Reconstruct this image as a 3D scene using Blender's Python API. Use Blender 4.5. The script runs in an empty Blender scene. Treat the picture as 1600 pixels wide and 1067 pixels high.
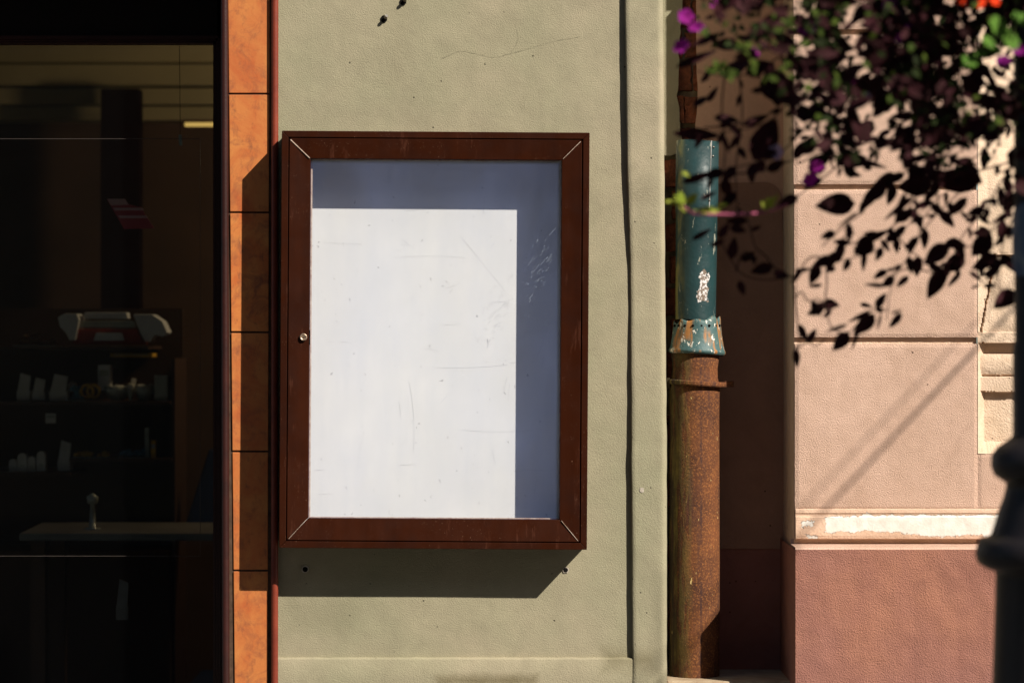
import bpy, bmesh, math, random
from mathutils import Vector, Matrix, noise as mn
R = math.radians
sc = bpy.context.scene
# ------------------------------------------------------------------ camera, sky, sun, exposure
Z = 6.5; CH = 1.5; PM = 650.0            # camera distance, height, picture pixels per metre at the wall plane
cd = bpy.data.cameras.new('camera'); cam = bpy.data.objects.new('camera', cd); sc.collection.objects.link(cam)
cam.location = (0, -Z, CH); cam.rotation_euler = (R(90), 0, 0)
cd.sensor_width = 36; cd.lens = 36*Z/(1600/PM); cd.clip_end = 500; cd.clip_start = .05
cd.dof.use_dof = True; cd.dof.focus_distance = Z; cd.dof.aperture_fstop = 2.5
sc.camera = cam
KX, KZ = 1.12, 1.19                      # shadow drift per metre of depth
w = bpy.data.worlds.new('World'); sc.world = w; w.use_nodes = True
nt = w.node_tree; bg = nt.nodes['Background']; sky = nt.nodes.new('ShaderNodeTexSky'); sky.sky_type = 'NISHITA'
sky.sun_disc = False; sky.sun_elevation = math.atan(KZ/math.hypot(1, KX)); sky.sun_rotation = math.atan2(KX, -1)
nt.links.new(sky.outputs[0], bg.inputs[0]); bg.inputs[1].default_value = .05
sd = bpy.data.lights.new('sun', 'SUN'); sun = bpy.data.objects.new('sun', sd); sc.collection.objects.link(sun)
sd.energy = 5; sd.angle = R(.53); sd.color = (1, .93, .82)
sun.rotation_euler = Vector((KX, -1, KZ)).to_track_quat('Z', 'Y').to_euler(); sun.location = (5, -5, 6)
sc.view_settings.view_transform = 'Standard'; sc.view_settings.look = 'None'
sc.view_settings.exposure = .75; sc.view_settings.gamma = 1
random.seed(7)
def X(px, y=0.): return (px-800)/PM*(Z+y)/Z
def H(py, y=0.): return CH+(533.5-py)/PM*(Z+y)/Z
def P(px, py, y=0.): return Vector((X(px, y), y, H(py, y)))
# ------------------------------------------------------------------ material helpers
class G:
    def __init__(s, name):
        s.m = bpy.data.materials.new(name); s.m.use_nodes = True; s.t = s.m.node_tree
        s.b = s.t.nodes['Principled BSDF']; s.o = s.t.nodes['Material Output']
        s.tc = s.t.nodes.new('ShaderNodeTexCoord').outputs['Object']
    def put(s, i, v):
        if isinstance(v, bpy.types.NodeSocket): s.t.links.new(v, i)
        elif isinstance(v, (tuple, list)): i.default_value = tuple(v)+((1,) if len(v) == 3 and len(i.default_value) == 4 else ())
        else: i.default_value = v
    def ma(s, op, a, b=0., c=None):
        n = s.t.nodes.new('ShaderNodeMath'); n.operation = op; s.put(n.inputs[0], a); s.put(n.inputs[1], b)
        if c is not None: s.put(n.inputs[2], c)
        return n.outputs[0]
    def xyz(s):
        n = s.t.nodes.new('ShaderNodeSeparateXYZ'); s.put(n.inputs[0], s.tc); return n.outputs
    def map(s, sc_=(1, 1, 1), rot=(0, 0, 0), loc=(0, 0, 0)):
        n = s.t.nodes.new('ShaderNodeMapping'); s.put(n.inputs[0], s.tc); n.inputs['Scale'].default_value = sc_
        n.inputs['Rotation'].default_value = rot; n.inputs['Location'].default_value = loc; return n.outputs[0]
    def noise(s, scale, detail=5, rough=.55, vec=None, dist=0.):
        n = s.t.nodes.new('ShaderNodeTexNoise'); s.put(n.inputs['Vector'], vec if vec else s.tc)
        n.inputs['Scale'].default_value = scale; n.inputs['Detail'].default_value = detail
        n.inputs['Roughness'].default_value = rough; n.inputs['Distortion'].default_value = dist; return n.outputs['Fac']
    def voro(s, scale, vec=None, feat='F1'):
        n = s.t.nodes.new('ShaderNodeTexVoronoi'); s.put(n.inputs['Vector'], vec if vec else s.tc); n.feature = feat
        n.inputs['Scale'].default_value = scale; return n.outputs['Distance']
    def rng(s, v, a, b, c=0., d=1.):
        n = s.t.nodes.new('ShaderNodeMapRange'); s.put(n.inputs[0], v)
        for k, q in zip((1, 2, 3, 4), (a, b, c, d)): s.put(n.inputs[k], q)
        return n.outputs[0]
    def mix(s, f, a, b):
        n = s.t.nodes.new('ShaderNodeMix'); n.data_type = 'RGBA'; s.put(n.inputs[0], f); s.put(n.inputs[6], a); s.put(n.inputs[7], b)
        return n.outputs[2]
    def bump(s, h, strength=.5, dist=.002, nrm=None):
        n = s.t.nodes.new('ShaderNodeBump'); s.put(n.inputs['Height'], h); n.inputs['Strength'].default_value = strength
        n.inputs['Distance'].default_value = dist
        if nrm: s.put(n.inputs['Normal'], nrm)
        return n.outputs[0]
    def box(s, cx, cz, hx, hz, amp, nsc, soft=.0006, nrough=.65):
        q = s.xyz()
        dx = s.ma('SUBTRACT', s.ma('ABSOLUTE', s.ma('SUBTRACT', q[0], cx)), hx)
        dz = s.ma('SUBTRACT', s.ma('ABSOLUTE', s.ma('SUBTRACT', q[2], cz)), hz)
        d = s.ma('MAXIMUM', dx, dz); n = s.ma('MULTIPLY', s.ma('SUBTRACT', s.noise(nsc, 6, nrough), .5), amp)
        return s.rng(s.ma('ADD', d, n), soft, -soft)
    def fin(s, col=None, rough=None, nrm=None, spec=None, metal=None):
        for k, v in (('Base Color', col), ('Roughness', rough), ('Normal', nrm), ('Specular IOR Level', spec), ('Metallic', metal)):
            if v is not None: s.put(s.b.inputs[k], v)
        return s.m
def schlick(g):
    lw = g.t.nodes.new('ShaderNodeLayerWeight'); lw.inputs[0].default_value = .5
    return g.ma('ADD', g.ma('MULTIPLY', g.ma('POWER', lw.outputs['Facing'], 5.), .96), .04)
def simple(name, c1, c2=None, sc_=12, rough=.6, spec=.3, bs=0, bsc=200, metal=0.):
    g = G(name); c2 = c2 or tuple(k*.75 for k in c1)
    f = g.rng(g.noise(sc_, 5), .3, .7)
    n = g.bump(g.noise(bsc, 4), bs, .002) if bs else None
    return g.fin(g.mix(f, c1, c2), rough, n, spec, metal)
def plaster(name, c1, c2, c3, bsc=230, bs=.6, stain=None):
    """painted stucco: fine stipple, trowel waves, pits, patchy colour and streaked dirt"""
    g = G(name)
    big = g.rng(g.noise(2.2, 6, .6), .35, .68); mid = g.rng(g.noise(14, 6, .65, dist=.4), .35, .7)
    col = g.mix(big, c1, c2); col = g.mix(g.ma('MULTIPLY', mid, .45), col, c3)
    streak = g.rng(g.noise(9, 4, .6, g.map((1, 1, .12))), .58, .8); col = g.mix(g.ma('MULTIPLY', streak, .45), col, c3)
    cloud = g.rng(g.noise(5.5, 7, .7, dist=1.2), .52, .74); col = g.mix(g.ma('MULTIPLY', cloud, .4), col, tuple(k*.85 for k in c3))
    fine = g.noise(bsc, 3, .6); grain = g.rng(fine, .35, .65)
    col = g.mix(g.ma('MULTIPLY', g.ma('SUBTRACT', 1, grain), .18), col, c3)
    pits = g.rng(g.voro(34, g.map((1, 1, 1), loc=(3, 1, 2))), .06, .09)
    pmask = g.ma('GREATER_THAN', g.noise(17, 2), .57)
    pit = g.ma('SUBTRACT', 1, g.ma('MULTIPLY', g.ma('SUBTRACT', 1, pits), pmask))
    col = g.mix(g.ma('SUBTRACT', 1, pit), col, tuple(k*.35 for k in c3))
    for st in (stain or []):
        col = g.mix(g.ma('MULTIPLY', g.box(*st[0]), st[2]), col, st[1])
    h = g.ma('ADD', g.ma('MULTIPLY', fine, 1.), g.ma('MULTIPLY', pit, .6))
    n1 = g.bump(h, bs, .0035); n2 = g.bump(g.noise(22, 4, .5), .22, .006, n1)
    return g.fin(col, .88, n2, .18)
# ------------------------------------------------------------------ object helpers
def linkmesh(name, bm, mat, parent=None, smooth=False):
    bmesh.ops.recalc_face_normals(bm, faces=bm.faces) if not getattr(bm, 'keepn', False) else None
    me = bpy.data.meshes.new(name); bm.to_mesh(me); bm.free()
    for mt in (mat if isinstance(mat, (list, tuple)) else [mat]): me.materials.append(mt)
    if smooth:
        for p in me.polygons: p.use_smooth = True
    o = bpy.data.objects.new(name, me); sc.collection.objects.link(o)
    if parent:
        o.parent = parent
        o.matrix_parent_inverse = PM_INV[parent.name]
    return o
PM_INV = {}
def reg(o, loc, rot=(0, 0, 0)):
    PM_INV[o.name] = (Matrix.Translation(loc)).inverted()
def thing(name, label, cat, loc=(0, 0, 0), group=None):
    o = bpy.data.objects.new(name, None); sc.collection.objects.link(o); o.location = loc; o.empty_display_size = .05
    o['label'] = label; o['category'] = cat
    if group: o['group'] = group
    reg(o, Vector(loc)); return o
def sub(o):       # allow sub-parts under part o (a mesh whose data is in world coordinates)
    PM_INV[o.name] = Matrix.Identity(4); return o
def tag(o, label, cat, group=None):
    o['label'] = label; o['category'] = cat
    if group: o['group'] = group
    return o
def struct(o): o['kind'] = 'structure'; return o
def box(bm, x0, x1, y0, y1, z0, z1):
    x0, x1 = sorted((x0, x1)); y0, y1 = sorted((y0, y1)); z0, z1 = sorted((z0, z1))
    v = [bm.verts.new((x, y, z)) for x in (x0, x1) for y in (y0, y1) for z in (z0, z1)]
    for f in ((0, 1, 3, 2), (4, 6, 7, 5), (0, 4, 5, 1), (2, 3, 7, 6), (0, 2, 6, 4), (1, 5, 7, 3)): bm.faces.new([v[i] for i in f])
def pbox(bm, px0, px1, py0, py1, y0, y1):          # corners given where they show at the front face y0
    box(bm, X(px0, y0), X(px1, y0), y0, y1, H(py1, y0), H(py0, y0))
def hexa(bm, f4, b4):                               # front quad, back quad
    a = [bm.verts.new(p) for p in f4]; b = [bm.verts.new(p) for p in b4]
    bm.faces.new(a); bm.faces.new(b[::-1])
    for i in range(4): bm.faces.new((a[i], b[i], b[(i+1) % 4], a[(i+1) % 4]))
def bev(bm, w, seg=2):
    bmesh.ops.bevel(bm, geom=bm.edges[:], offset=w, segments=seg, affect='EDGES', profile=.6)
def extr(bm, pts, y0, y1):                          # polygon (px,py list) extruded between y0 front and y1 back
    a = [bm.verts.new(P(p[0], p[1], y0)) for p in pts]; b = [bm.verts.new((v.co.x, y1, v.co.z)) for v in a]
    bm.faces.new(a); n = len(a)
    for i in range(n): bm.faces.new((a[i], b[i], b[(i+1) % n], a[(i+1) % n]))
def rough_line(p0, p1, n, amp, seed):
    out = []
    for i in range(n):
        t = i/n; p = Vector(p0).lerp(Vector(p1), t); d = (Vector(p1)-Vector(p0)).normalized(); q = Vector((-d.y, d.x))
        k = mn.fractal(Vector((i*.37+seed, seed*1.7, 0)), .8, 2, 4)*amp
        out.append(tuple(p+q*k))
    return out
def roughpoly(pts, step=7, amp=2.5, seed=0):
    out = []
    for i in range(len(pts)):
        a, b = Vector(pts[i]), Vector(pts[(i+1) % len(pts)]); n = max(1, int((b-a).length/step))
        out += rough_line(a, b, n, amp, seed+i*3.1)
    return out
def lathe(bm, cx, cy, prof, n=32, a0=0, a1=2*math.pi, wob=None, close=True):   # prof: list (z, r)
    rings = []; full = abs(a1-a0-2*math.pi) < 1e-6; m = n if full else n+1
    for k, (z, r) in enumerate(prof):
        ring = []
        for i in range(m):
            a = a0+(a1-a0)*i/n; rr = r; zz = z
            if wob: rr, zz = wob(a, z, r)
            ring.append(bm.verts.new((cx(z) + rr*math.cos(a) if callable(cx) else cx+rr*math.cos(a), cy+rr*math.sin(a), zz)))
        rings.append(ring)
    for k in range(len(rings)-1):
        for i in range(m if full else m-1):
            j = (i+1) % m; bm.faces.new((rings[k][i], rings[k][j], rings[k+1][j], rings[k+1][i]))
    return rings
def tube(bm, pts, r, n=6, r1=None):
    pts = [Vector(p) for p in pts]; rings = []; up = Vector((.31, .2, .93))
    for i, p in enumerate(pts):
        d = (pts[min(i+1, len(pts)-1)]-pts[max(i-1, 0)]).normalized(); u = d.cross(up)
        if u.length < .05: u = d.cross(Vector((1, 0, 0)))
        u.normalize(); v = d.cross(u); rr = r+(((r1 if r1 is not None else r)-r)*i/max(1, len(pts)-1))
        rings.append([bm.verts.new(p+u*rr*math.cos(2*math.pi*k/n)+v*rr*math.sin(2*math.pi*k/n)) for k in range(n)])
    for a, b in zip(rings, rings[1:]):
        for k in range(n): bm.faces.new((a[k], a[(k+1) % n], b[(k+1) % n], b[k]))
    bm.faces.new(rings[0][::-1]); bm.faces.new(rings[-1])
def smoothpath(pts, k=5):
    pts = [Vector(p) for p in pts]; out = []
    for i in range(len(pts)-1):
        p0, p1, p2, p3 = pts[max(i-1, 0)], pts[i], pts[i+1], pts[min(i+2, len(pts)-1)]
        for j in range(k):
            t = j/k; out.append(.5*((2*p1)+(p2-p0)*t+(2*p0-5*p1+4*p2-p3)*t*t+(3*p1-p0-3*p2+p3)*t**3))
    return out+[pts[-1]]
# ------------------------------------------------------------------ ground
asph = simple('asphalt', (.055, .053, .05), (.035, .034, .033), 30, .9, .2, .6, 300)
g = G('paving'); q = g.t.nodes.new('ShaderNodeTexBrick'); g.put(q.inputs['Vector'], g.tc)
q.inputs['Color1'].default_value = (.16, .15, .135, 1); q.inputs['Color2'].default_value = (.12, .115, .105, 1); q.inputs['Mortar'].default_value = (.05, .048, .045, 1)
q.inputs['Scale'].default_value = 2.5; q.inputs['Mortar Size'].default_value = .012
pave = g.fin(g.mix(g.rng(g.noise(6, 6), .3, .7, 0, .5), q.outputs['Color'], (.07, .065, .06)), .85, g.bump(g.noise(150, 4), .4, .003), .2)
bm = bmesh.new(); box(bm, -60, 60, -60, -3.2, -.4, -.12); struct(linkmesh('road', bm, asph))
bm = bmesh.new(); box(bm, -60, 60, -3.2, 6, -.3, 0); struct(linkmesh('pavement', bm, pave))
bm = bmesh.new(); box(bm, -60, 60, -16, -13, -.118, 0); struct(linkmesh('far_pavement', bm, pave))
# ------------------------------------------------------------------ opposite side of the street (only its reflection and its blocking of the low sky are seen)
fac = simple('far_render', (.2, .17, .13), (.15, .13, .1), 3, .9, .1, .3, 60); facw = simple('far_glass', (.02, .025, .03), None, 5, .1, .5)
t = thing('town_house', 'plain beige town house across the street, mirrored faintly in the shop glass', 'building', (0, -16, 0))
bm = bmesh.new(); box(bm, -26, 26, -24, -16, 0, 12.5); box(bm, -26.3, 26.3, -24.3, -15.7, 12.5, 12.9); box(bm, -26, 26, -15.98, -15.9, 3.9, 4.15); linkmesh('wall', bm, fac, t)
for i in range(11):
    for fl in range(3):
        x = -23.5+i*4.6; z = .9+fl*3.5; bm = bmesh.new(); box(bm, x-.6, x+.6, -15.995, -15.96, z, z+1.9); wn = sub(linkmesh('window', bm, facw, t))
        bm = bmesh.new(); box(bm, x-.75, x+.75, -15.99, -15.85, z-.14, z-.02); linkmesh('sill', bm, fac, wn)
# ------------------------------------------------------------------ green building
green = plaster('green_plaster', (.345, .295, .205), (.268, .258, .165), (.225, .20, .135), 330, .45,
    [((X(760), H(1062), .12, .012, .03, 25, .012), (.13, .105, .055), .75), ((X(500), H(960), .09, .05, .12, 9, .03), (.17, .16, .10), .45), ((X(620), H(70), .03, .10, .03, 12, .02), (.24, .21, .14), .3), ((X(985), H(1030), .06, .02, .05, 16, .02), (.13, .11, .06), .6), ((X(1030), H(1000), .012, .16, .03, 14, .02), (.15, .14, .09), .5)])
gw = thing('green_plaster_wall', 'sage green plastered shop wall with a raised border, carrying the brown display case', 'wall', (0, 0, 0))
bm = bmesh.new()                    # recessed field, gently uneven
nx, nz = 60, 90; x0, x1, z0, z1 = X(434), X(992), H(1031), 4.2; vs = []
for j in range(nz+1):
    for i in range(nx+1):
        x = x0+(x1-x0)*i/nx; z = z0+(z1-z0)*j/nz
        vs.append(bm.verts.new((x, .0012*mn.noise(Vector((x*3, 1, z*3))), z)))
for j in range(nz):
    for i in range(nx): a = j*(nx+1)+i; bm.faces.new((vs[a], vs[a+1], vs[a+nx+2], vs[a+nx+1]))
linkmesh('wall_panel', bm, green, gw, True)
def edge(py):                       # inner edge of the raised border (px)
    pts = [(-600, 975), (0, 976), (120, 978), (250, 979.5), (320, 981.5), (400, 984), (480, 985), (700, 986), (1030, 988), (1700, 990)]
    for (a, b), (c, d) in zip(pts, pts[1:]):
        if py <= c: return b+(d-b)*(py-a)/(c-a)+.8*mn.noise(Vector((0, 0, py*.02)))
    return 990
def thick(py): return .0135+.0025*math.cos((py-150)/130)*(1 if py < 700 else .5)+.001*mn.noise(Vector((3, 0, py*.03)))-.004*math.exp(-((py-450)/90)**2)
bm = bmesh.new(); rows = []
pys = [1600-8*k for k in range(280)]
for py in pys:
    th = thick(py); e = edge(py); cxr = 1042+min(0, (py-700)*.009) + .6*mn.noise(Vector((5, 0, py*.03)))
    row = [(X(e), .004), (X(e)-.0002, -th+.003), (X(e)+.003, -th)]
    for k in range(1, 8): 
        xx = X(e)+.003+(X(cxr-10)-X(e)-.003)*k/8; row.append((xx, -th+.0012*mn.noise(Vector((xx*6, 0, py*.012)))))
    for k in range(7): a = k/6*math.pi/2; row.append((X(cxr-10)+math.sin(a)*.0155, -th+.0155*(1-math.cos(a))))
    row.append((X(cxr), .3))
    rows.append([bm.verts.new((x, y, H(py))) for x, y in row])
for a, b in zip(rows, rows[1:]):
    for i in range(len(a)-1): bm.faces.new((a[i], a[i+1], b[i+1], b[i]))
linkmesh('border_band', bm, green, gw, True)
bm = bmesh.new(); cols = []
for k in range(90):                 # bottom band with its little lit ledge
    px = 434+(988-434)*k/89; j = .7*mn.noise(Vector((px*.05, 2, 0)))
    cols.append([bm.verts.new(p) for p in ((X(px), .003, H(1026+j)), (X(px), -.010, H(1027.5+j)), (X(px), -.0115, H(1029.5+j)), (X(px), -.0115+.001*mn.noise(Vector((px*.02, 7, 0))), H(1060)), (X(px), -.0115, .3))])
for a, b in zip(cols, cols[1:]):
    for i in range(4): bm.faces.new((a[i], b[i], b[i+1], a[i+1]))
linkmesh('bottom_band', bm, green, gw, True)
hole_m = simple('hole_dark', (.006, .005, .004), None, 5, .9, .1); chip_m = simple('bare_plaster', (.5, .45, .38), (.3, .25, .2), 60, .9, .1, .6, 300)
steel = simple('dull_steel', (.25, .24, .22), (.12, .1, .08), 60, .4, .5, .2, 300, .8)
for i, (px, py, r) in enumerate(((477, 889, 4.2), (884, 890, 3.6))):
    bm = bmesh.new(); c = P(px, py); n = 14
    ring = [(c.x+(r*1.45+random.uniform(-1, 1))/PM*math.cos(a), -.0022, c.z+(r*1.45+random.uniform(-1, 1))/PM*math.sin(a)) for a in [2*math.pi*k/n for k in range(n)]]
    bm.faces.new([bm.verts.new(p) for p in ring]); h = sub(linkmesh('drill_hole', bm, chip_m, gw))
    bm = bmesh.new(); bm.faces.new([bm.verts.new((c.x+r/PM*math.cos(2*math.pi*k/12), -.003, c.z+r/PM*math.sin(2*math.pi*k/12))) for k in range(12)])
    linkmesh('hole_bore', bm, hole_m, h)
for px, py in ((602, 29), (632, 2)):
    c = P(px, py); bm = bmesh.new(); tube(bm, [(c.x, .002, c.z), (c.x+.0015, -.012, c.z+.001), (c.x+.004, -.016, c.z+.004)], .0042, 10); s = sub(linkmesh('wall_screw', bm, steel, gw))
    bm = bmesh.new(); bm.faces.new([bm.verts.new((c.x-.003+.008*math.cos(2*math.pi*k/12), -.0025, c.z-.002+.009*math.sin(2*math.pi*k/12))) for k in range(12)]); linkmesh('plug_hole', bm, hole_m, s)
bm = bmesh.new(); c = P(1003, 765, -.013); bm.faces.new([bm.verts.new((c.x+(3+random.random())/PM*math.cos(2*math.pi*k/9), -.0145, c.z+(3+2*random.random())/PM*math.sin(2*math.pi*k/9))) for k in range(9)]); linkmesh('paint_chip', bm, chip_m, gw)
# hairline crack above the case
g = G('crack_line'); crk = g.fin((.19, .175, .115), .9)
bm = bmesh.new()
def strip(bm, pts, w_, y):
    pts = [Vector((X(a), H(b))) for a, b in pts]; L = []
    for i, p in enumerate(pts):
        d = (pts[min(i+1, len(pts)-1)]-pts[max(i-1, 0)]).normalized(); q = Vector((-d.y, d.x)); ww = w_*(.5+random.random())
        L.append((bm.verts.new((p.x+q.x*ww, y, p.y+q.y*ww)), bm.verts.new((p.x-q.x*ww, y, p.y-q.y*ww))))
    for a, b in zip(L, L[1:]): bm.faces.new((a[0], b[0], b[1], a[1]))
def wig(pts, seed=0, amp=1.3): 
    out = []
    for i, p in enumerate(smoothpath([(a, b, 0) for a, b in pts], 10)): out.append((p.x+amp*mn.noise(Vector((i*.5, seed, 0))), p.y+amp*mn.noise(Vector((i*.5, seed+9, 0)))))
    return out
strip(bm, wig([(690, 92), (720, 80), (745, 84), (772, 89), (800, 83), (830, 75), (870, 64), (905, 58)]), .00028, -.0018)
strip(bm, wig([(798, 84), (810, 62), (806, 40)], 4), .0002, -.0018); linkmesh('crack', bm, crk, gw)
# ------------------------------------------------------------------ display case (turned a hair clockwise)
g = G('brown_lacquer'); 
gr = g.noise(30, 6, .6, g.map((1, 1, .06))); sp = g.rng(g.noise(330, 2), .70, .74); sp2 = g.ma('MULTIPLY', sp, g.rng(g.noise(9, 3), .5, .65))
col = g.mix(gr, (.018, .0042, .0015), (.038, .0085, .0025)); col = g.mix(g.rng(g.noise(7, 5), .45, .75, 0, .6), col, (.012, .005, .004)); col = g.mix(g.rng(g.noise(60, 6, .7, g.map((1, 1, .15), loc=(4, 4, 4))), .6, .7, 0, .35), col, (.10, .035, .02)); col = g.mix(sp2, col, (.3, .16, .1))
wood = g.fin(col, g.rng(g.noise(25, 4), .3, .7, .38, .6), g.bump(g.ma('ADD', g.noise(350, 3), gr), .25, .001), .07)
bare = simple('bare_edge', (.6, .5, .42), (.35, .22, .15), 80, .6, .2)
gapm = simple('gap_black', (.004, .003, .003), None, 4, .9, .05)
g = G('case_backboard')
sA = g.rng(g.noise(1.0, 3, .5, g.map((90, 1, 5), (0, 0, 0))), .71, .74); 
def scr(ang, a, b, th, loc): return g.rng(g.noise(1.0, 2, .5, g.map((a, 1, b), (0, ang, 0), loc)), th, th+.025)
s = g.ma('MAXIMUM', scr(.12, 7, 330, .685, (1, 0, 4)), scr(1.3, 8, 360, .69, (5, 0, 2))); s = g.ma('MAXIMUM', s, scr(-.5, 6, 330, .69, (9, 0, 6)))
sm = g.ma('MULTIPLY', s, g.rng(g.noise(4, 2), .42, .62)); spot = g.rng(g.noise(75, 3), .715, .74)
col = g.mix(g.rng(g.noise(4, 5), .3, .7), (.70, .705, .70), (.62, .63, .635)); col = g.mix(g.rng(g.noise(40, 4, .6, g.map((1, 1, .1))), .4, .7, 0, .4), col, (.60, .62, .64))
col = g.mix(g.ma('MULTIPLY', spot, .5), col, (.2, .2, .2))
board = g.fin(col, .7, g.bump(g.noise(60, 3), .05, .001), .2)
g = G('case_glass')
tr = g.t.nodes.new('ShaderNodeBsdfTransparent'); gl = g.t.nodes.new('ShaderNodeBsdfGlossy'); gl.inputs['Roughness'].default_value = .02
FR = schlick(g); mx = g.t.nodes.new('ShaderNodeMixShader')
df = g.t.nodes.new('ShaderNodeBsdfDiffuse'); df.inputs[0].default_value = (.33, .45, .95, 1); mx2 = g.t.nodes.new('ShaderNodeMixShader')
g.put(mx.inputs[0], FR); g.put(mx.inputs[1], tr.outputs[0]); g.put(mx.inputs[2], gl.outputs[0])
q = g.xyz(); zone = g.box(X(838), H(455), .05, .11, .06, 20, .02)
s = scr(.85, 22, 300, .60, (2, 0, 7)); s2 = scr(.95, 16, 330, .66, (4, 0, 1))
f = g.ma('ADD', g.ma('MULTIPLY', g.ma('MULTIPLY', s, zone), .5), g.ma('MULTIPLY', g.ma('MULTIPLY', s2, g.rng(g.noise(8, 2), .5, .6)), .2))
g.put(mx2.inputs[0], g.rng(g.noise(7, 5, .6, g.map((1, 1, .5), (0, .6, 0))), .3, .75, .018, .05)); g.put(mx2.inputs[1], mx.outputs[0]); g.put(mx2.inputs[2], df.outputs[0]); g.put(g.o.inputs[0], mx2.outputs[0]); cglass = g.m
YF = -.105
dc = thing('display_case', 'empty wall display case with dark brown frame, key lock and scratched white backboard', 'display case', (X(677), 0, H(856)))
def frame(bm, o, i, yo0, yo1, yi0=None, gap=0.):    # mitred four rails: o / i = (x0,x1,z0,z1) outer and inner
    ox0, ox1, oz0, oz1 = o; ix0, ix1, iz0, iz1 = i; yi0 = yo0 if yi0 is None else yi0
    oc = [(ox0, oz0), (ox1, oz0), (ox1, oz1), (ox0, oz1)]; ic = [(ix0, iz0), (ix1, iz0), (ix1, iz1), (ix0, iz1)]
    for k in range(4):
        j = (k+1) % 4; a, b, c, d = Vector(oc[k]), Vector(oc[j]), Vector(ic[j]), Vector(ic[k]); t_ = (b-a).normalized()*gap
        a, d = a+t_, d+t_; b, c = b-t_, c-t_
        hexa(bm, [(a.x, yo0, a.y), (b.x, yo0, b.y), (c.x, yi0, c.y), (d.x, yi0, d.y)], [(a.x, yo1, a.y), (b.x, yo1, b.y), (c.x, yo1, c.y), (d.x, yo1, d.y)])
def R4(a, b, c, d, y=YF): return (X(a, y), X(b, y), H(d, y), H(c, y))
parts_dc = []
bm = bmesh.new(); frame(bm, R4(436, 917, 206, 857), R4(446.5, 907, 216, 846.5), YF, -.003, None, .0002); bev(bm, .0012, 2); parts_dc.append(linkmesh('outer_frame', bm, wood, dc))
bm = bmesh.new(); frame(bm, R4(447, 906.5, 216.5, 846), R4(449.5, 904, 219, 843.5), YF+.012, YF+.02); parts_dc.append(linkmesh('door_gap', bm, gapm, dc))
bm = bmesh.new(); frame(bm, R4(448.2, 905.2, 217.6, 844.8), R4(481, 874, 249, 810.5), YF-.001, YF+.03, YF+.004, .0005); bev(bm, .0011, 2); parts_dc.append(sub(linkmesh('door_frame', bm, wood, dc))); door = parts_dc[-1]
for (a, b), (c, d), w_ in (((450, 220), (480, 248.5), .75), ((903, 220), (876, 247), .35), ((451, 843), (479, 812), .22), ((903, 843), (877, 812), .35)):
    bm = bmesh.new(); p, q_ = P(a, b, YF), P(c, d, YF); n = (q_-p).normalized().cross(Vector((0, 1, 0)))*w_/PM
    hexa(bm, [p+n+Vector((0, -.0022, 0)), p-n+Vector((0, -.0022, 0)), q_-n*.7+Vector((0, .0005, 0)), q_+n*.7+Vector((0, .0005, 0))], [p+n+Vector((0, .004, 0)), p-n+Vector((0, .004, 0)), q_-n*.7+Vector((0, .006, 0)), q_+n*.7+Vector((0, .006, 0))])
    linkmesh('worn_mitre', bm, bare, door)
bm = bmesh.new(); frame(bm, R4(480.6, 874.4, 248.6, 811), R4(483, 872.6, 250.5, 809.2), YF+.024, YF+.03); parts_dc.append(linkmesh('glass_bead', bm, bare, door))
bm = bmesh.new(); frame(bm, R4(437, 916, 207, 856), R4(462, 892, 231, 829), YF+.031, -.006, None); parts_dc.append(linkmesh('case_side', bm, simple('side_grey', (.2, .19, .19), None, 20, .7, .2), dc))
bm = bmesh.new(); pbox(bm, 445, 908, 216, 847, -.0055, -.002); bm_board = bm
bm = bmesh.new(); y = YF+.010; pbox(bm, 478, 877, 246, 814, y, y+.003); bm_glass = bm
scm = simple('fine_scratch', (.42, .42, .43), (.54, .54, .55), 200, .8, .1); scg = simple('glass_scuff', (.34, .38, .46), (.2, .24, .33), 200, .8, .1); rs = random.Random(5)
bm = bm_board
for k in range(36):
    a, b = rs.uniform(490, 860), rs.uniform(300, 800); L = rs.choice((8, 14, 25, 60, 110)); an = rs.choice((rs.uniform(-.12, .12), rs.uniform(-.12, .12), rs.uniform(-1.6, 1.6), 1.5)); cv = rs.uniform(-.15, .15)
    pts = [(min(870, max(485, a+L*t_/5*math.cos(an+cv*t_/5))), b-L*t_/5*math.sin(an+cv*t_/5)) for t_ in range(6)]; pts = [(p, min(805, max(255, q_))) for p, q_ in pts]
    strip(bm, pts, .00018, -.0060)
for k in range(26):
    a, b = rs.uniform(500, 860), rs.uniform(420, 800); strip(bm, [(a, b), (a+rs.uniform(-1, 1.5), b+rs.uniform(1.5, 5))], .0006, -.0062)
for f in list(bm.faces)[6:]: f.material_index = 1
linkmesh('backboard', bm, [board, scm], dc)
bm = bm_glass
for k in range(60):
    if rs.random() < .75: a = rs.gauss(832, 12); b = 470-(a-815)*2.2+rs.gauss(0, 26)
    else: a, b = rs.uniform(600, 868), rs.uniform(262, 800)
    L = rs.choice((2, 3, 5, 9, 16)); an = rs.gauss(.9, .18); cx, cz = a+L*math.cos(an), b-L*math.sin(an)
    if not (486 < cx < 868 and 255 < cz < 800): continue
    f = (Z+YF+.0095)/Z; strip(bm, [(800+(a-800)*f, 533.5+(b-533.5)*f), (800+(cx-800)*f, 533.5+(cz-533.5)*f)], .00025 if L < 9 else .00016, YF+.0095)
for f in list(bm.faces)[6:]: f.material_index = 1
linkmesh('glass_pane', bm, [cglass, scg], dc)
brass = simple('worn_brass', (.5, .36, .25), (.3, .22, .16), 50, .35, .5, .1, 300, .7)
c = P(472, 528, YF); bm = bmesh.new()
prof = [(0, .0088), (-.003, .0088), (-.0042, .0076), (-.0042, .0062), (-.003, .0055), (-.003, .004), (-.0034, .0)]
rings = []
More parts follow.
